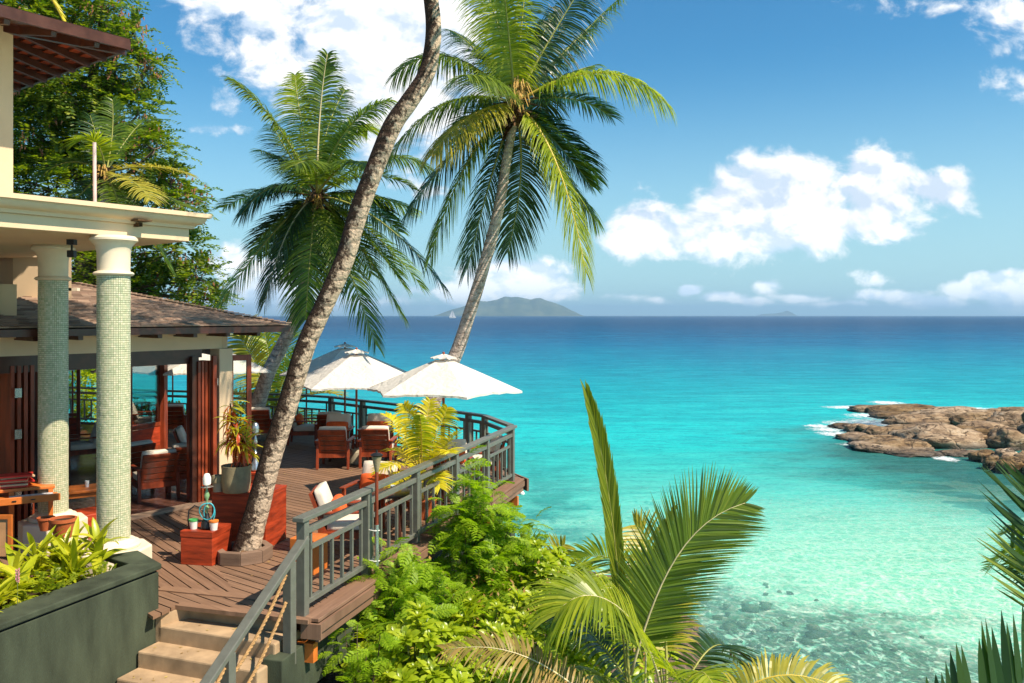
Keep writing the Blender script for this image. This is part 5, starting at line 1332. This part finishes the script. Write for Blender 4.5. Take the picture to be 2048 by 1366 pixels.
specs(t, b, Y5, [((200, 255), (155, 285), -.5, -.8, 'palm_bright', dict(curl=.2)), ((230, 270), (225, 200), .3, .5, 'palm', dict(nrm=up_)), ((300, 320), (378, 350), -.4, -.6, 'palm_yellow'), ((270, 350), (300, 400), -1, -1.6, 'palm_yellow'), ((290, 380), (390, 420), .2, .2, 'palm'), ((140, 300), (85, 350), -.2, -.3, 'palm_dark'),
      ((260, 260), (290, 240), .8, 1.4, 'palm'), ((160, 380), (120, 440), .4, .4, 'palm_dark'), ((240, 400), (250, 470), -.6, -1, 'palm'), ((290, 440), (340, 540), .4, .6, 'palm'), ((200, 290), (180, 230), 1, 1.6, 'palm_dark')], .85, 5, n=50, droop=.45, w=.042, rw=.035)
crown_mess(t, b, .26, 9, [(.0, .0)])
# --- the yellow palm in a pot behind the near railing
Y6 = 13.3; b = D(842, 948, Y6)
t = thing('golden_palm', 'small bright yellow palm behind the near railing', 'plant', (b.x, b.y, 0))
MB().lathe([(.16, .0), (.24, .25), (.26, .30), (.22, .30)], 20, (b.x, b.y, 0)).build('pot', M['terracotta'], t, smooth='auto')
MB().tube([(b.x, b.y, .2), b], [.045, .035], 8).build('stem', M['rachis_gold'], t)
specs(t, b, Y6, [((835, 850), (808, 808), 0, -.1, 'palm_gold', dict(nrm=up_)), ((800, 850), (772, 830), .2, .3, 'palm_gold'), ((850, 850), (860, 800), .3, .4, 'palm_gold', dict(nrm=up_)), ((880, 850), (895, 815), 0, 0, 'palm_gold', dict(nrm=up_)), ((880, 900), (915, 865), -.3, -.5, 'palm_gold'),
      ((800, 910), (755, 945), -.4, -.6, 'palm_gold'), ((820, 900), (775, 900), .2, .3, 'palm_gold'), ((870, 930), (880, 975), -.5, -.7, 'palm_gold'), ((890, 890), (900, 905), -.7, -1.0, 'palm_gold'), ((815, 930), (780, 985), -.5, -.8, 'palm_gold'), ((845, 870), (840, 830), -.3, -.6, 'palm_bright', dict(nrm=up_))],
      .34, 6, n=30, droop=.4, w=.028, rw=.014, rm=M['rachis_gold'], start=.2)

# --- foreground palm, bottom centre
Y7 = 9.0; b = D(1330, 1460, Y7)
t = thing('young_palm', 'large young palm in the bottom foreground with an upright spear leaf', 'palm tree', b)
trunk(t, [b+Vector((0, 0, -1.2)), b], [.16, .13], M['bark_far'], 12)
fr = dict(n=64, droop=.10, w=.030, rw=.020, rm=M['rachis_pale'])
frond(t, [D(1258, 1400, Y7), D(1240, 1250, Y7), D(1237, 1000, Y7), D(1176, 795, Y7)], .50, M['palm_bright'], M['rachis'], n=130, droop=-.03, nrm=Vector((0, -1, 0)), w=.030, seed=701, a0=13, a1=7, jit=.12, fold=.05, start=.3, rw=.016)
frond(t, [D(1262, 1350, Y7-.2), D(1300, 1210, Y7-.2), D(1350, 1045, Y7-.2), D(1490, 1006, Y7-.1)], .78, M['palm'], M['rachis_pale'], n=125, droop=.05, nrm=Vector((-.1, -1, .1)), w=.022, seed=702, a0=58, a1=26, fold=.04, jit=.3, start=.12, rw=.016, curl=-.05, tipl=.30)
frond(t, [b, D(1330, 1250, Y7-.9), D(1190, 1120, Y7-1.2), D(1110, 1230, Y7-1.3)], .74, M['palm_bright'], M['rachis_pale'], n=80, droop=.5, nrm=Vector((-.2, -.5, 1)), w=.028, seed=703, jit=.5, a0=70, a1=30, start=.22, rw=.018)
frond(t, [D(1290, 1420, Y7), D(1290, 1250, Y7), D(1300, 1120, Y7), D(1346, 1022, Y7-.1)], .26, M['palm_yellow'], M['rachis_pale'], n=56, droop=0, nrm=Vector((0, -1, 0)), w=.024, seed=704, a0=13, a1=7, fold=.05, start=.45, rw=.014)
frond(t, [b, D(1330, 1250, Y7+.7), D(1270, 1070, Y7+1.2), D(1160, 1120, Y7+1.4)], .66, M['palm_bright'], M['rachis'], n=56, droop=.35, nrm=Vector((0, -.6, 1)), w=.030, seed=705, start=.25)
frond(t, [b, D(1340, 1300, Y7+.5), D(1330, 1090, Y7+.9), D(1270, 1050, Y7+1.0)], .60, M['palm_yellow'], M['rachis'], n=50, droop=.3, nrm=Vector((0, -1, .5)), w=.028, seed=706, start=.3)
frond(t, [b, D(1400, 1290, Y7+.4), D(1440, 1250, Y7+.7), D(1480, 1330, Y7+.8)], .6, M['palm_dark'], M['rachis'], n=50, droop=.4, w=.03, seed=707, start=.2)
frond(t, [b, D(1230, 1330, Y7+.3), D(1150, 1200, Y7+.6), D(1120, 1240, Y7+.6)], .6, M['palm_dark'], M['rachis'], n=50, droop=.45, w=.03, seed=708, start=.2)
frond(t, [b, D(1380, 1340, Y7-.7), D(1400, 1300, Y7-1), D(1440, 1400, Y7-1.2)], .5, M['palm_bright'], M['rachis'], n=46, droop=.5, w=.03, seed=709, start=.2)
frond(t, [b, D(1250, 1400, Y7-.7), D(1200, 1300, Y7-1), D(1130, 1380, Y7-1.2)], .5, M['palm'], M['rachis'], n=50, droop=.6, w=.03, seed=710, start=.15)
frond(t, [D(1262, 1380, Y7+.2), D(1240, 1250, Y7+.3), D(1270, 1150, Y7+.4), D(1320, 1100, Y7+.5)], .40, M['palm_bright'], M['rachis'], n=50, droop=.1, nrm=Vector((0, -1, .2)), w=.026, seed=711, start=.25)
b = D(1250, 1460, 7.6); t = thing('young_palm', 'half dry brownish palm frond plant at the bottom edge right of the bushes', 'palm tree', b)
trunk(t, [b+Vector((0, 0, -.8)), b], [.08, .06], M['bark_far'], 10)
frond(t, [b, D(1130, 1350, 7.6), D(1040, 1270, 7.6), D(888, 1300, 7.6)], .36, M['palm_dry'], M['rachis_pale'], n=60, droop=.55, nrm=Vector((0, -.5, 1)), w=.022, seed=721, start=.05, rw=.014)
frond(t, [b, D(1190, 1400, 7.5), D(1120, 1350, 7.4), D(1060, 1400, 7.3)], .3, M['palm_dry'], M['rachis'], n=40, droop=.5, w=.022, seed=722, start=.1, rw=.012)
b = D(1400, 1500, 6.8); t = thing('young_palm', 'arching yellow palm frond at the bottom edge right of centre', 'palm tree', b)
trunk(t, [b+Vector((0, 0, -.8)), b], [.08, .06], M['bark_far'], 10)
frond(t, [b, D(1470, 1340, 6.8), D(1580, 1310, 6.8), D(1720, 1400, 6.8)], .36, M['palm_yellow'], M['rachis_gold'], n=66, droop=.5, nrm=Vector((0, -.7, 1)), w=.022, seed=731, start=.15, rw=.013)
b = G(1125, 1190, -1.2) if False else D(1110, 1190, 13.0)
t = thing('young_palm', 'small palm frond tuft at the water side of the bushes', 'palm tree', b)
trunk(t, [b+Vector((0, 0, -.9)), b], [.07, .05], M['bark_far'], 8)
specs(t, b, 13.0, [((1090, 1120), (1130, 1088), 0, 0, 'palm_yellow', dict(nrm=up_)), ((1060, 1110), (1040, 1080), .3, .5, 'palm_bright', dict(nrm=up_)), ((1120, 1130), (1160, 1120), 0, -.2, 'palm_bright')], .48, 8, n=34, droop=.2, w=.024, rw=.014)
# --- right edge: stiff fan of broad leaflets
b = D(2170, 1330, 5.2); t = thing('cycad', 'dark stiff leaved cycad fronds at the lower right edge', 'plant', b)
trunk(t, [b+Vector((0, 0, -1)), b], [.16, .14], M['bark_far'], 12)
frond(t, [b+Vector((.35, 0, .1)), D(2150, 1370, 5.0), D(2020, 1400, 5.0), D(1860, 1440, 5.0)], .50, M['palm_dark'], M['rachis'], n=34, droop=.0, nrm=Vector((0, -1, .1)), w=.050, seed=801, jit=.6, a0=104, a1=96, fold=.02, start=.05, sides=(1,), tipl=.5, rw=.012)
frond(t, [b, D(2170, 1230, 5.1), D(2125, 1100, 5.1), D(2080, 985, 5.1)], .60, M['palm_dark'], M['rachis'], n=32, droop=-.05, nrm=Vector((0, -1, .1)), w=.026, seed=802, a0=55, a1=30, fold=.05, start=.1, rw=.012, curl=.2)
frond(t, [b, D(2140, 1290, 5.5), D(2090, 1200, 5.6), D(2020, 1090, 5.7)], .50, M['palm'], M['rachis'], n=22, droop=.0, nrm=Vector((0, -1, .1)), w=.026, seed=803, a0=50, a1=25, start=.1, rw=.012)
frond(t, [b, D(2210, 1180, 5.0), D(2190, 1050, 5.0), D(2160, 930, 5.0)], .5, M['palm_dark'], M['rachis'], n=20, droop=.0, nrm=Vector((0, -1, .1)), w=.03, seed=804, a0=50, a1=25, start=.1, rw=.012)
b = D(2075, 1090, 12.0); t = thing('fan_palm', 'small round fan palm crown at the right edge below the rocks', 'palm tree', b)
trunk(t, [b+Vector((0, 0, -3)), b], [.10, .09], M['bark_far'], 10)
rnd_frond_set(t, b, 26, .72, .30, 41, [M['palm'], M['palm_dark'], M['palm_bright']], elev=(-30, 75), n=22, w=.022, rw=.01, droop=.25)

# ================================================================== THE LEAFY TREE
def leaf_cloud(name, par, lobes, mat, n_cl, leaf, per=26, seed=1, squash=.75, stems=None):
    """sprays of small leaflets spread through the outer part of each lobe"""
    rnd = random.Random(seed); V = []; Fc = []
    tot = sum(l[3]**2 for l in lobes)
    for (x, y, z, r) in lobes:
        for k in range(max(4, int(n_cl*r*r/tot))):
            d = Vector((rnd.gauss(0, 1), rnd.gauss(0, 1)-.25, rnd.gauss(0, 1)+.15)).normalized()
            rr_ = r*(rnd.uniform(.62, 1.0) + .22*mnoise.noise(d*2.3+Vector((x, y, z))))
            c = Vector((x, y, z)) + Vector((d.x*rr_, d.y*rr_, d.z*rr_*squash))
            ax = (d + Vector((rnd.uniform(-.7, .7), rnd.uniform(-.7, .7), rnd.uniform(-.5, .3)))).normalized()
            sd_ = ax.cross(Vector((0, 0, 1))); sd_ = sd_.normalized() if sd_.length > .05 else Vector((1, 0, 0)); nn = sd_.cross(ax)
            ln = leaf*per*.20*rnd.uniform(.7, 1.2)
            for i in range(per):
                s_ = (i//2)/(per/2); sgn = 1 if i % 2 else -1
                p = c + ax*(ln*s_) - Vector((0, 0, ln*.35*s_*s_)); l = leaf*rnd.uniform(.7, 1.2)
                dl_ = (ax*.45 + sd_*sgn + nn*rnd.uniform(-.4, .4)).normalized(); wv_ = (ax - dl_*ax.dot(dl_)).normalized()*l*.22 + nn*rnd.uniform(-.1, .1)*l
                i0 = len(V); V += [p, p+dl_*l*.5+wv_, p+dl_*l, p+dl_*l*.5-wv_]; Fc.append((i0, i0+1, i0+2, i0+3))
    mb = MB(); mb.v = V; mb.f = Fc; o = mb.build(name, mat, par); return o
TB = D(190, 640, 31.0)
tr = thing('leafy_tree', 'tall spreading leafy tree with brown seed pods behind the portico and pavilion', 'tree', (TB.x, TB.y, 1.0))
LB_ = []
for (px, py, r_, dy) in ((60, 60, 90, 0), (160, 60, 85, 1), (120, 160, 110, -.5), (235, 130, 70, 0), (60, 260, 120, 0), (180, 240, 110, 1), (275, 230, 60, 0), (230, 330, 100, 1), (110, 380, 120, 0), (310, 300, 50, -.5), (340, 370, 50, 0), (300, 420, 70, 1), (380, 405, 40, -.5), (350, 500, 70, 0),
                         (250, 520, 100, 1), (150, 540, 100, 0), (400, 560, 50, 0), (60, 480, 110, 1), (330, 590, 80, .5), (425, 600, 30, 0), (20, 10, 100, 0), (265, 70, 34, 0), (300, 135, 30, .2), (205, 20, 60, .5), (-60, 200, 160, 1), (-80, 420, 160, 1)):
    p = D(px, py, 31+dy); LB_.append((p.x, p.y, p.z, r_*31/F_PX*.95))
trunk(tr, [(TB.x, TB.y, 1.0), (TB.x-.3, TB.y, 5), (TB.x+.2, TB.y, 8.5), (TB.x-.2, TB.y, 11.5)], [.45, .38, .28, .15], M['bark_tree'], 12)
rnd = random.Random(3)
for (x, y, z, r) in LB_[:24]:
    a = Vector((TB.x, TB.y, max(3.5, z-2.5))); MB().tube([a, a.lerp(Vector((x, y, z)), .5)+Vector((0, 0, .3)), Vector((x, y, z))], [.14, .09, .03], 6).build('branch', M['bark_tree'], tr, smooth=True)
mb = MB()
for k in range(160):
    x, y, z, r = rnd.choice(LB_); c = Vector((x, y, z)); d = Vector((rnd.gauss(0, 1), rnd.gauss(0, 1)-.4, rnd.gauss(0, 1))).normalized(); mb.tube([c, c+d*r*.5+Vector((0, 0, .1)), c+d*r*1.02], [.03, .02, .006], 4, cap=False)
o = mb.build('twigs', M['bark_tree'], tr); o['kind'] = 'stuff'
o = leaf_cloud('crown', tr, LB_, M['tree_leaf'], 7400, .175, 22, 4); o['kind'] = 'stuff'
V = MB()
for k in range(260):
    x, y, z, r = rnd.choice(LB_); d = Vector((rnd.gauss(0, 1), rnd.gauss(-.8, .6), rnd.gauss(0, 1))).normalized(); c = Vector((x, y, z))+d*r*.98
    for j in range(7):
        q = c + Vector((rnd.gauss(0, .16), rnd.gauss(0, .16), rnd.gauss(0, .16))); e = q+Vector((rnd.uniform(-.05, .05), 0, -.17)); V.quad(q, q+Vector((.03, .02, -.05)), e, q+Vector((-.03, 0, -.08)))
o = V.build('seed_pods', M['pod'], tr); o['kind'] = 'stuff'
# a yellow leaf tip above the upper roof
b = D(45, -120, 13.2); t = thing('golden_palm', 'single yellow frond hanging over the upper roof at the top left', 'palm tree', D(20, -160, 13.2))
frond(t, [D(20, -160, 13.2), D(70, -40, 13.2), D(110, -5, 13.2), D(133, 60, 13.2)], .20, M['palm_gold'], M['rachis_gold'], n=40, droop=.3, w=.03, seed=55, a0=35, a1=15, start=.02)
# greenery beyond the far railing on the left
def bush(name, label, lobes, mat, n_cl, leaf, seed, per=20):
    c = lobes[0]; t = thing(name, label, 'bush', (c[0], c[1], c[2]-c[3]*1.1))
    for k, l in enumerate(lobes[:4]): MB().tube([(c[0], c[1], c[2]-c[3]*1.5), (l[0], l[1], l[2])], [.05, .02], 5).build('stem', M['bark_tree'], t)
    o = leaf_cloud('leaves', t, lobes, mat, n_cl, leaf, per, seed); o['kind'] = 'stuff'; return t
def LBS(lst, Y): return [(*D(px, py, Y+dy), r*Y/F_PX) for px, py, r, dy in lst]
bush('shrub', 'bright green shrub beyond the far railing seen between the mosaic columns', LBS([(172, 780, 40, 0), (150, 800, 40, .5), (195, 810, 35, 0), (170, 750, 26, 0)], 27), M['gloss_leaf'], 260, .12, 61)
bush('shrub', 'dark low shrub row below the far railing', LBS([(330, 850, 50, 0), (400, 855, 50, 0), (470, 850, 50, 0), (270, 850, 50, 0), (560, 860, 45, 0), (520, 840, 40, 0)], 27), M['tree_leaf'], 500, .10, 62)
# ================================================================== SHRUBS IN FRONT OF THE DECK
rnd = random.Random(99)
# feathery shrub: arching stems with twice divided leaves, each leaf an object
def feather_leaf(seed):
    r = random.Random(seed); mb = MB(); L_ = .26; n = 9
    mb.tube([(0, 0, 0), (L_*.5, 0, .02), (L_, 0, -.05)], [.003, .002, .001], 3, cap=False)
    for i in range(n):
        t = (i+1)/n; c = Vector((L_*t, 0, .02*math.sin(t*3)-.05*t*t)); pl = .085*math.sin(PI*(.2+.7*t))
        for sg in (-1, 1):
            d = Vector((.55, sg, r.uniform(-.15, .25))).normalized()
            for k in range(9):
                s_ = (k+1)/9; p = c + d*pl*s_ - Vector((0, 0, pl*.3*s_*s_)); lw = .0046; ll = .019*(1-.35*s_)
                for s2 in (-1, 1):
                    q = Vector((-d.y*s2, d.x*s2, .25)).normalized()*ll + d*ll*.5; w_ = d*lw*.9
                    mb.quad(p-w_, p+w_, p+q+w_*.6, p+q-w_*.6)
    me = bpy.data.meshes.new('leaf'); me.from_pydata(mb.v, [], mb.f); me.materials.append(M['feather']); return me
FL = [feather_leaf(k) for k in range(4)]
def feathery(label, base, tips, n_each, seed, sc=1.0):
    r = random.Random(seed); t = thing('feathery_shrub', label, 'shrub', base); base = Vector(base)
    for tp_ in tips:
        tip = Vector(tp_); d = tip-base; mid_ = base + d*.5 + Vector((d.x*.0, 0, d.length*.08)) + Vector((r.uniform(-.1, .1),)*3)
        pts = [bez([base, mid_, tip], k/8) for k in range(9)]
        MB().tube(pts, [lerp(.016, .004, k/8) for k in range(9)], 5).build('stem', M['stem'], t)
        for k in range(n_each):
            s_ = lerp(.25, 1.0, ((k+r.random())/n_each)**.6); p = bez([base, mid_, tip], s_)-base
            off = Vector((r.gauss(0, .09), r.gauss(0, .09), r.gauss(0, .06)))*sc
            inst('leaf', r.choice(FL), t, p+off, (r.uniform(-.6, .6), r.uniform(-.7, .6), r.uniform(0, 2*PI)), sc*r.uniform(.75, 1.25))
def TP(lst, Y): return [D(px, py, Y+dy) for px, py, dy in lst]
feathery('tall feathery acacia like shrub rising past the near railing to its top rail', D(955, 1300, 12.2),
         TP([(940, 935, 0), (905, 1000, -.3), (985, 985, .2), (960, 1010, -.3), (1000, 1040, .1), (930, 1060, -.4), (900, 1040, -.2), (1010, 1100, 0), (960, 1110, -.5), (890, 1100, -.3), (1040, 1080, .3), (985, 1180, -.5), (965, 950, -.1), (1000, 1010, .1), (925, 1010, -.2), (950, 985, .2), (1020, 1050, 0)], 12.2), 30, 5, 1.2)
feathery('low feathery shrub beside the deck fascia below the torch', D(840, 1340, 10.6),
         TP([(800, 1085, 0), (760, 1130, -.3), (850, 1120, .2), (720, 1160, -.3), (880, 1160, 0), (780, 1190, -.4), (840, 1220, -.3), (720, 1240, -.3), (900, 1230, 0), (820, 1150, -.1), (760, 1250, -.3)], 10.6), 30, 6, 1.1)
feathery('thin feathery shrub behind the bushes reaching over the water', D(1040, 1270, 13.2),
         TP([(1060, 1045, 0), (1030, 1110, 0), (1090, 1090, .3), (990, 1130, -.3), (1060, 1150, -.3)], 13.2), 30, 7, 1.1)
feathery('small feathery sprig growing against the green foundation wall', D(730, 1420, 9.3),
         TP([(715, 1250, 0), (740, 1290, 0), (690, 1260, .1), (760, 1270, -.1)], 9.3), 12, 8, .95)
# glossy rosette bushes
def rosette(seed, n=15, L_=.17):
    r = random.Random(seed); mb = MB()
    for k in range(n):
        a = k*2.399 + r.uniform(-.2, .2); el = lerp(1.35, .42, (k/n)) + r.uniform(-.12, .12); l = L_*lerp(.55, 1.05, min(1, k/n*1.6))*r.uniform(.85, 1.1)
        h = Vector((math.cos(a), math.sin(a), 0)); sd_ = Vector((-math.sin(a), math.cos(a), 0)); pts = []
        for j in range(5):
            s_ = j/4; e = el - .4*s_*s_; pts.append(h*(l*s_*math.cos(el-.35*s_)) + Vector((0, 0, l*s_*math.sin(el-.25*s_) + (1-k/n)*.02 - .02*s_*s_*l/.17)))
        wp = [.12, .55, .95, .9, .12]; i0 = len(mb.v); up = Vector((0, 0, 1))
        for j in range(5):
            hw = l*.20*wp[j]; mb.v += [pts[j]-sd_*hw+up*hw*.3, pts[j], pts[j]+sd_*hw+up*hw*.3]
        for j in range(4):
            i = i0+3*j; mb.f += [(i, i+1, i+4, i+3), (i+1, i+2, i+5, i+4)]
    me = bpy.data.meshes.new('leaf_rosette'); me.from_pydata(mb.v, [], mb.f); me.shade_smooth(); me.materials.append(M['gloss_leaf']); return me
RS = [rosette(k) for k in range(5)]
def glossy(label, lobes, n, seed, sc=1.0):
    """lobes of (x, y, z, r); rosettes sit on the upper and front outside, stems under them"""
    r = random.Random(seed); L0 = lobes[0]; base = Vector((sum(l[0] for l in lobes)/len(lobes), sum(l[1] for l in lobes)/len(lobes), min(l[2]-l[3] for l in lobes)-.3))
    t = thing('glossy_shrub', label, 'shrub', base); tot = sum(l[3]**2 for l in lobes)
    sm = MB()
    for (x, y, z, R) in lobes:
        for k in range(int(n*R*R/tot)+1):
            d = Vector((r.gauss(0, 1), r.gauss(0, 1)-.35, abs(r.gauss(0, 1))*.9-.25)).normalized(); rr_ = R*r.uniform(.55, 1.08)
            p = Vector((x, y, z)) + d*rr_; ax = (d + Vector((0, -.1, .9))).normalized()
            q = Vector((0, 0, 1)).rotation_difference(ax).to_euler()
            inst('leaf_rosette', r.choice(RS), t, p-base, q, sc*r.uniform(.65, 1.25))
            sm.tube([p-ax*.25*sc-Vector((0, 0, .12)), p], [.008, .006], 4, cap=False)
    o = sm.build('stems', M['green_stem'], t); o['kind'] = 'stuff'
    o = leaf_cloud('inner_leaves', t, [(x, y, z-.05, R*.82) for x, y, z, R in lobes], M['feather'], int(n*1.3), .09, 12, seed+3); o['kind'] = 'stuff'
glossy('bright glossy bush at the bottom, leftmost, in front of the dark foundation', LBS([(830, 1300, 70, 0), (760, 1330, 55, 0), (900, 1330, 75, .2), (860, 1390, 90, -.3)], 9.8), 120, 1, .95)
glossy('bright glossy bush in the middle of the slope below the feathery shrub', LBS([(980, 1260, 75, 0), (1040, 1300, 80, 0), (940, 1290, 60, -.2), (1060, 1370, 90, -.2), (970, 1370, 80, -.4)], 10.6), 190, 2)
glossy('yellow green glossy bush highest on the right beside the water', LBS([(1080, 1130, 52, 0), (1030, 1150, 50, .2), (1120, 1190, 55, 0), (1060, 1210, 65, -.3), (1140, 1260, 60, -.2)], 12.4), 170, 3)
glossy('glossy bush behind the foreground palm by the sea edge', LBS([(1180, 1190, 45, 0), (1230, 1220, 60, 0), (1170, 1280, 70, -.3), (1260, 1300, 80, -.2), (1140, 1340, 70, -.5)], 11.2), 150, 4)
glossy('shaded glossy bush under the deck corner', LBS([(900, 1220, 50, .5), (960, 1200, 50, .5), (1000, 1190, 50, .3)], 13.0), 90, 5)
# leaves in the planter
PL = [strap_leaf(.40, .055, d, M['planter_leaf'], 6, .22) for d in (.15, .5, .9)]
PLb = [strap_leaf(.34, .075, d, M['planter_leaf'], 6, .18) for d in (.4, .9)]
spots = []
rp = random.Random(12)
for k in range(22):
    s_ = rp.uniform(.15, 3.0); n_ = rp.uniform(.42, 1.2); p = A - SD*s_ - SR*n_; spots.append((p.x, p.y))
ORD = ['first', 'second', 'third', 'fourth', 'fifth', 'sixth', 'seventh', 'eighth', 'ninth', 'tenth', 'eleventh', 'twelfth', 'thirteenth', 'fourteenth', 'fifteenth', 'sixteenth', 'seventeenth', 'eighteenth', 'nineteenth', 'twentieth', 'twenty first', 'twenty second']
for k, (x, y) in enumerate(sorted(spots, key=lambda q: q[0]/q[1])):
    t = thing('planter_plant', ORD[k]+' strap leaved plant from the left edge in the green planter', 'plant', (x, y, .28), rp.uniform(0, 6), 'strap leaved plants filling the green planter')
    h = rp.uniform(.08, .42)
    MB().tube([(0, 0, -.05), (0, 0, h)], [.02, .012], 6).build('stem', M['green_stem'], world=False, parent=t)
    for j in range(17):
        me = rp.choice(PL if k % 3 else PLb); inst('leaf', me, t, (0, 0, h*rp.uniform(.3, 1)), (rp.uniform(-.3, .3), rp.uniform(-1.25, -.1), j*2.4), rp.uniform(.9, 1.35))
bush('ground_cover', 'fine yellow green trailing growth along the front of the planter', [( (A-SD*1.0-SR*.5).x, (A-SD*1.0-SR*.5).y, .36, .26), ((A-SD*.45-SR*.5).x, (A-SD*.45-SR*.5).y, .34, .22), ((A-SD*1.7-SR*.5).x, (A-SD*1.7-SR*.5).y, .36, .28), ((A-SD*2.4-SR*.7).x, (A-SD*2.4-SR*.7).y, .36, .3)], M['palm_bright'], 260, .05, 71, 16)
p = D(35, 1165, 7.9); t = thing('pink_blossom', 'small pink flower spike in the planter at the left edge', 'flower', p-Vector((0, 0, .1)))
mb = MB(); pk = plain('pink_petal', (.70, .28, .32), .6)
for k in range(30):
    a = k*2.4; z = .004*k; d = Vector((math.cos(a), math.sin(a), .6))*.022; c = p+Vector((0, 0, z)); mb.quad(c, c+d*.6+Vector((0, 0, .012)), c+d, c+d*.6-Vector((0, 0, .01)))
mb.build('petals', pk, t); MB().tube([p-Vector((0, 0, .2)), p+Vector((0, 0, .11))], .004, 4).build('stalk', M['green_stem'], t)
# browned and fallen leaves caught among the bushes
mb = MB(); rq = random.Random(77)
for k in range(900):
    px = rq.uniform(690, 1300); py = rq.uniform(1120, 1420); p = D(px, py, lerp(11.6, 9.2, (py-1120)/300)+rq.uniform(-.4, .8))
    a = Vector((rq.gauss(0, 1), rq.gauss(0, 1), rq.gauss(0, .6))).normalized(); b_ = a.cross(Vector((0, 0, 1))).normalized()
    l = rq.uniform(.04, .10); mb.quad(p, p+a*l*.5+b_*l*.2, p+a*l, p+a*l*.5-b_*l*.2)
o = mb.build('dead_leaves', foliage('dead_leaf', [(.22, .10, .03), (.40, .24, .06), (.50, .40, .10)], .3, .6, (1.1, .9, .6))); o['kind'] = 'stuff'
# leaves dropped on the deck and steps, small things on the tables
mb = MB(); rq = random.Random(31)
for k in range(150):
    if k < 120: p = Vector((rq.uniform(-5, -.8), rq.uniform(9.6, 19), .006)); 
    else: s_ = rq.uniform(0, 3); i_ = int(s_); p = SP(S0-TR*(i_+rq.uniform(.1, .9)), rq.uniform(RL+.1, RR-.1), -RI*(i_+1)+.006)
    if p.x > -2.3 + .2987*(p.y-8.98): continue
    a = rq.uniform(0, 6.3); d = Vector((math.cos(a), math.sin(a), .05)); b_ = Vector((-d.y, d.x, .1)); l = rq.uniform(.02, .05)
    mb.quad(p, p+d*l*.5+b_*l*.22, p+d*l, p+d*l*.5-b_*l*.22)
o = mb.build('fallen_leaves', foliage('fallen_leaf', [(.20, .10, .04), (.42, .28, .08), (.50, .42, .12)], .1, .7)); o['kind'] = 'stuff'
gl_ = plain('clear_tumbler', (.70, .75, .72), .12, .6, .02)
for (x, y, z, lab) in ((-1.72, 12.25, .625, 'short pale tumbler on the round table behind the second railing bay'), (-3.70, 18.6, .365, 'pale tumbler on the coffee table of the left chair group'), (-2.93, 18.66, .365, 'pale tumbler on the coffee table of the right chair group'), (-6.70, 13.4, .465, 'pale tumbler on the bright orange side table')):
    solo(MB().lathe([(.026, 0), (.034, .10), (.030, .10), (.024, .012)], 14, (x, y, z)), 'tumbler', gl_, lab, 'glass', smooth='auto')
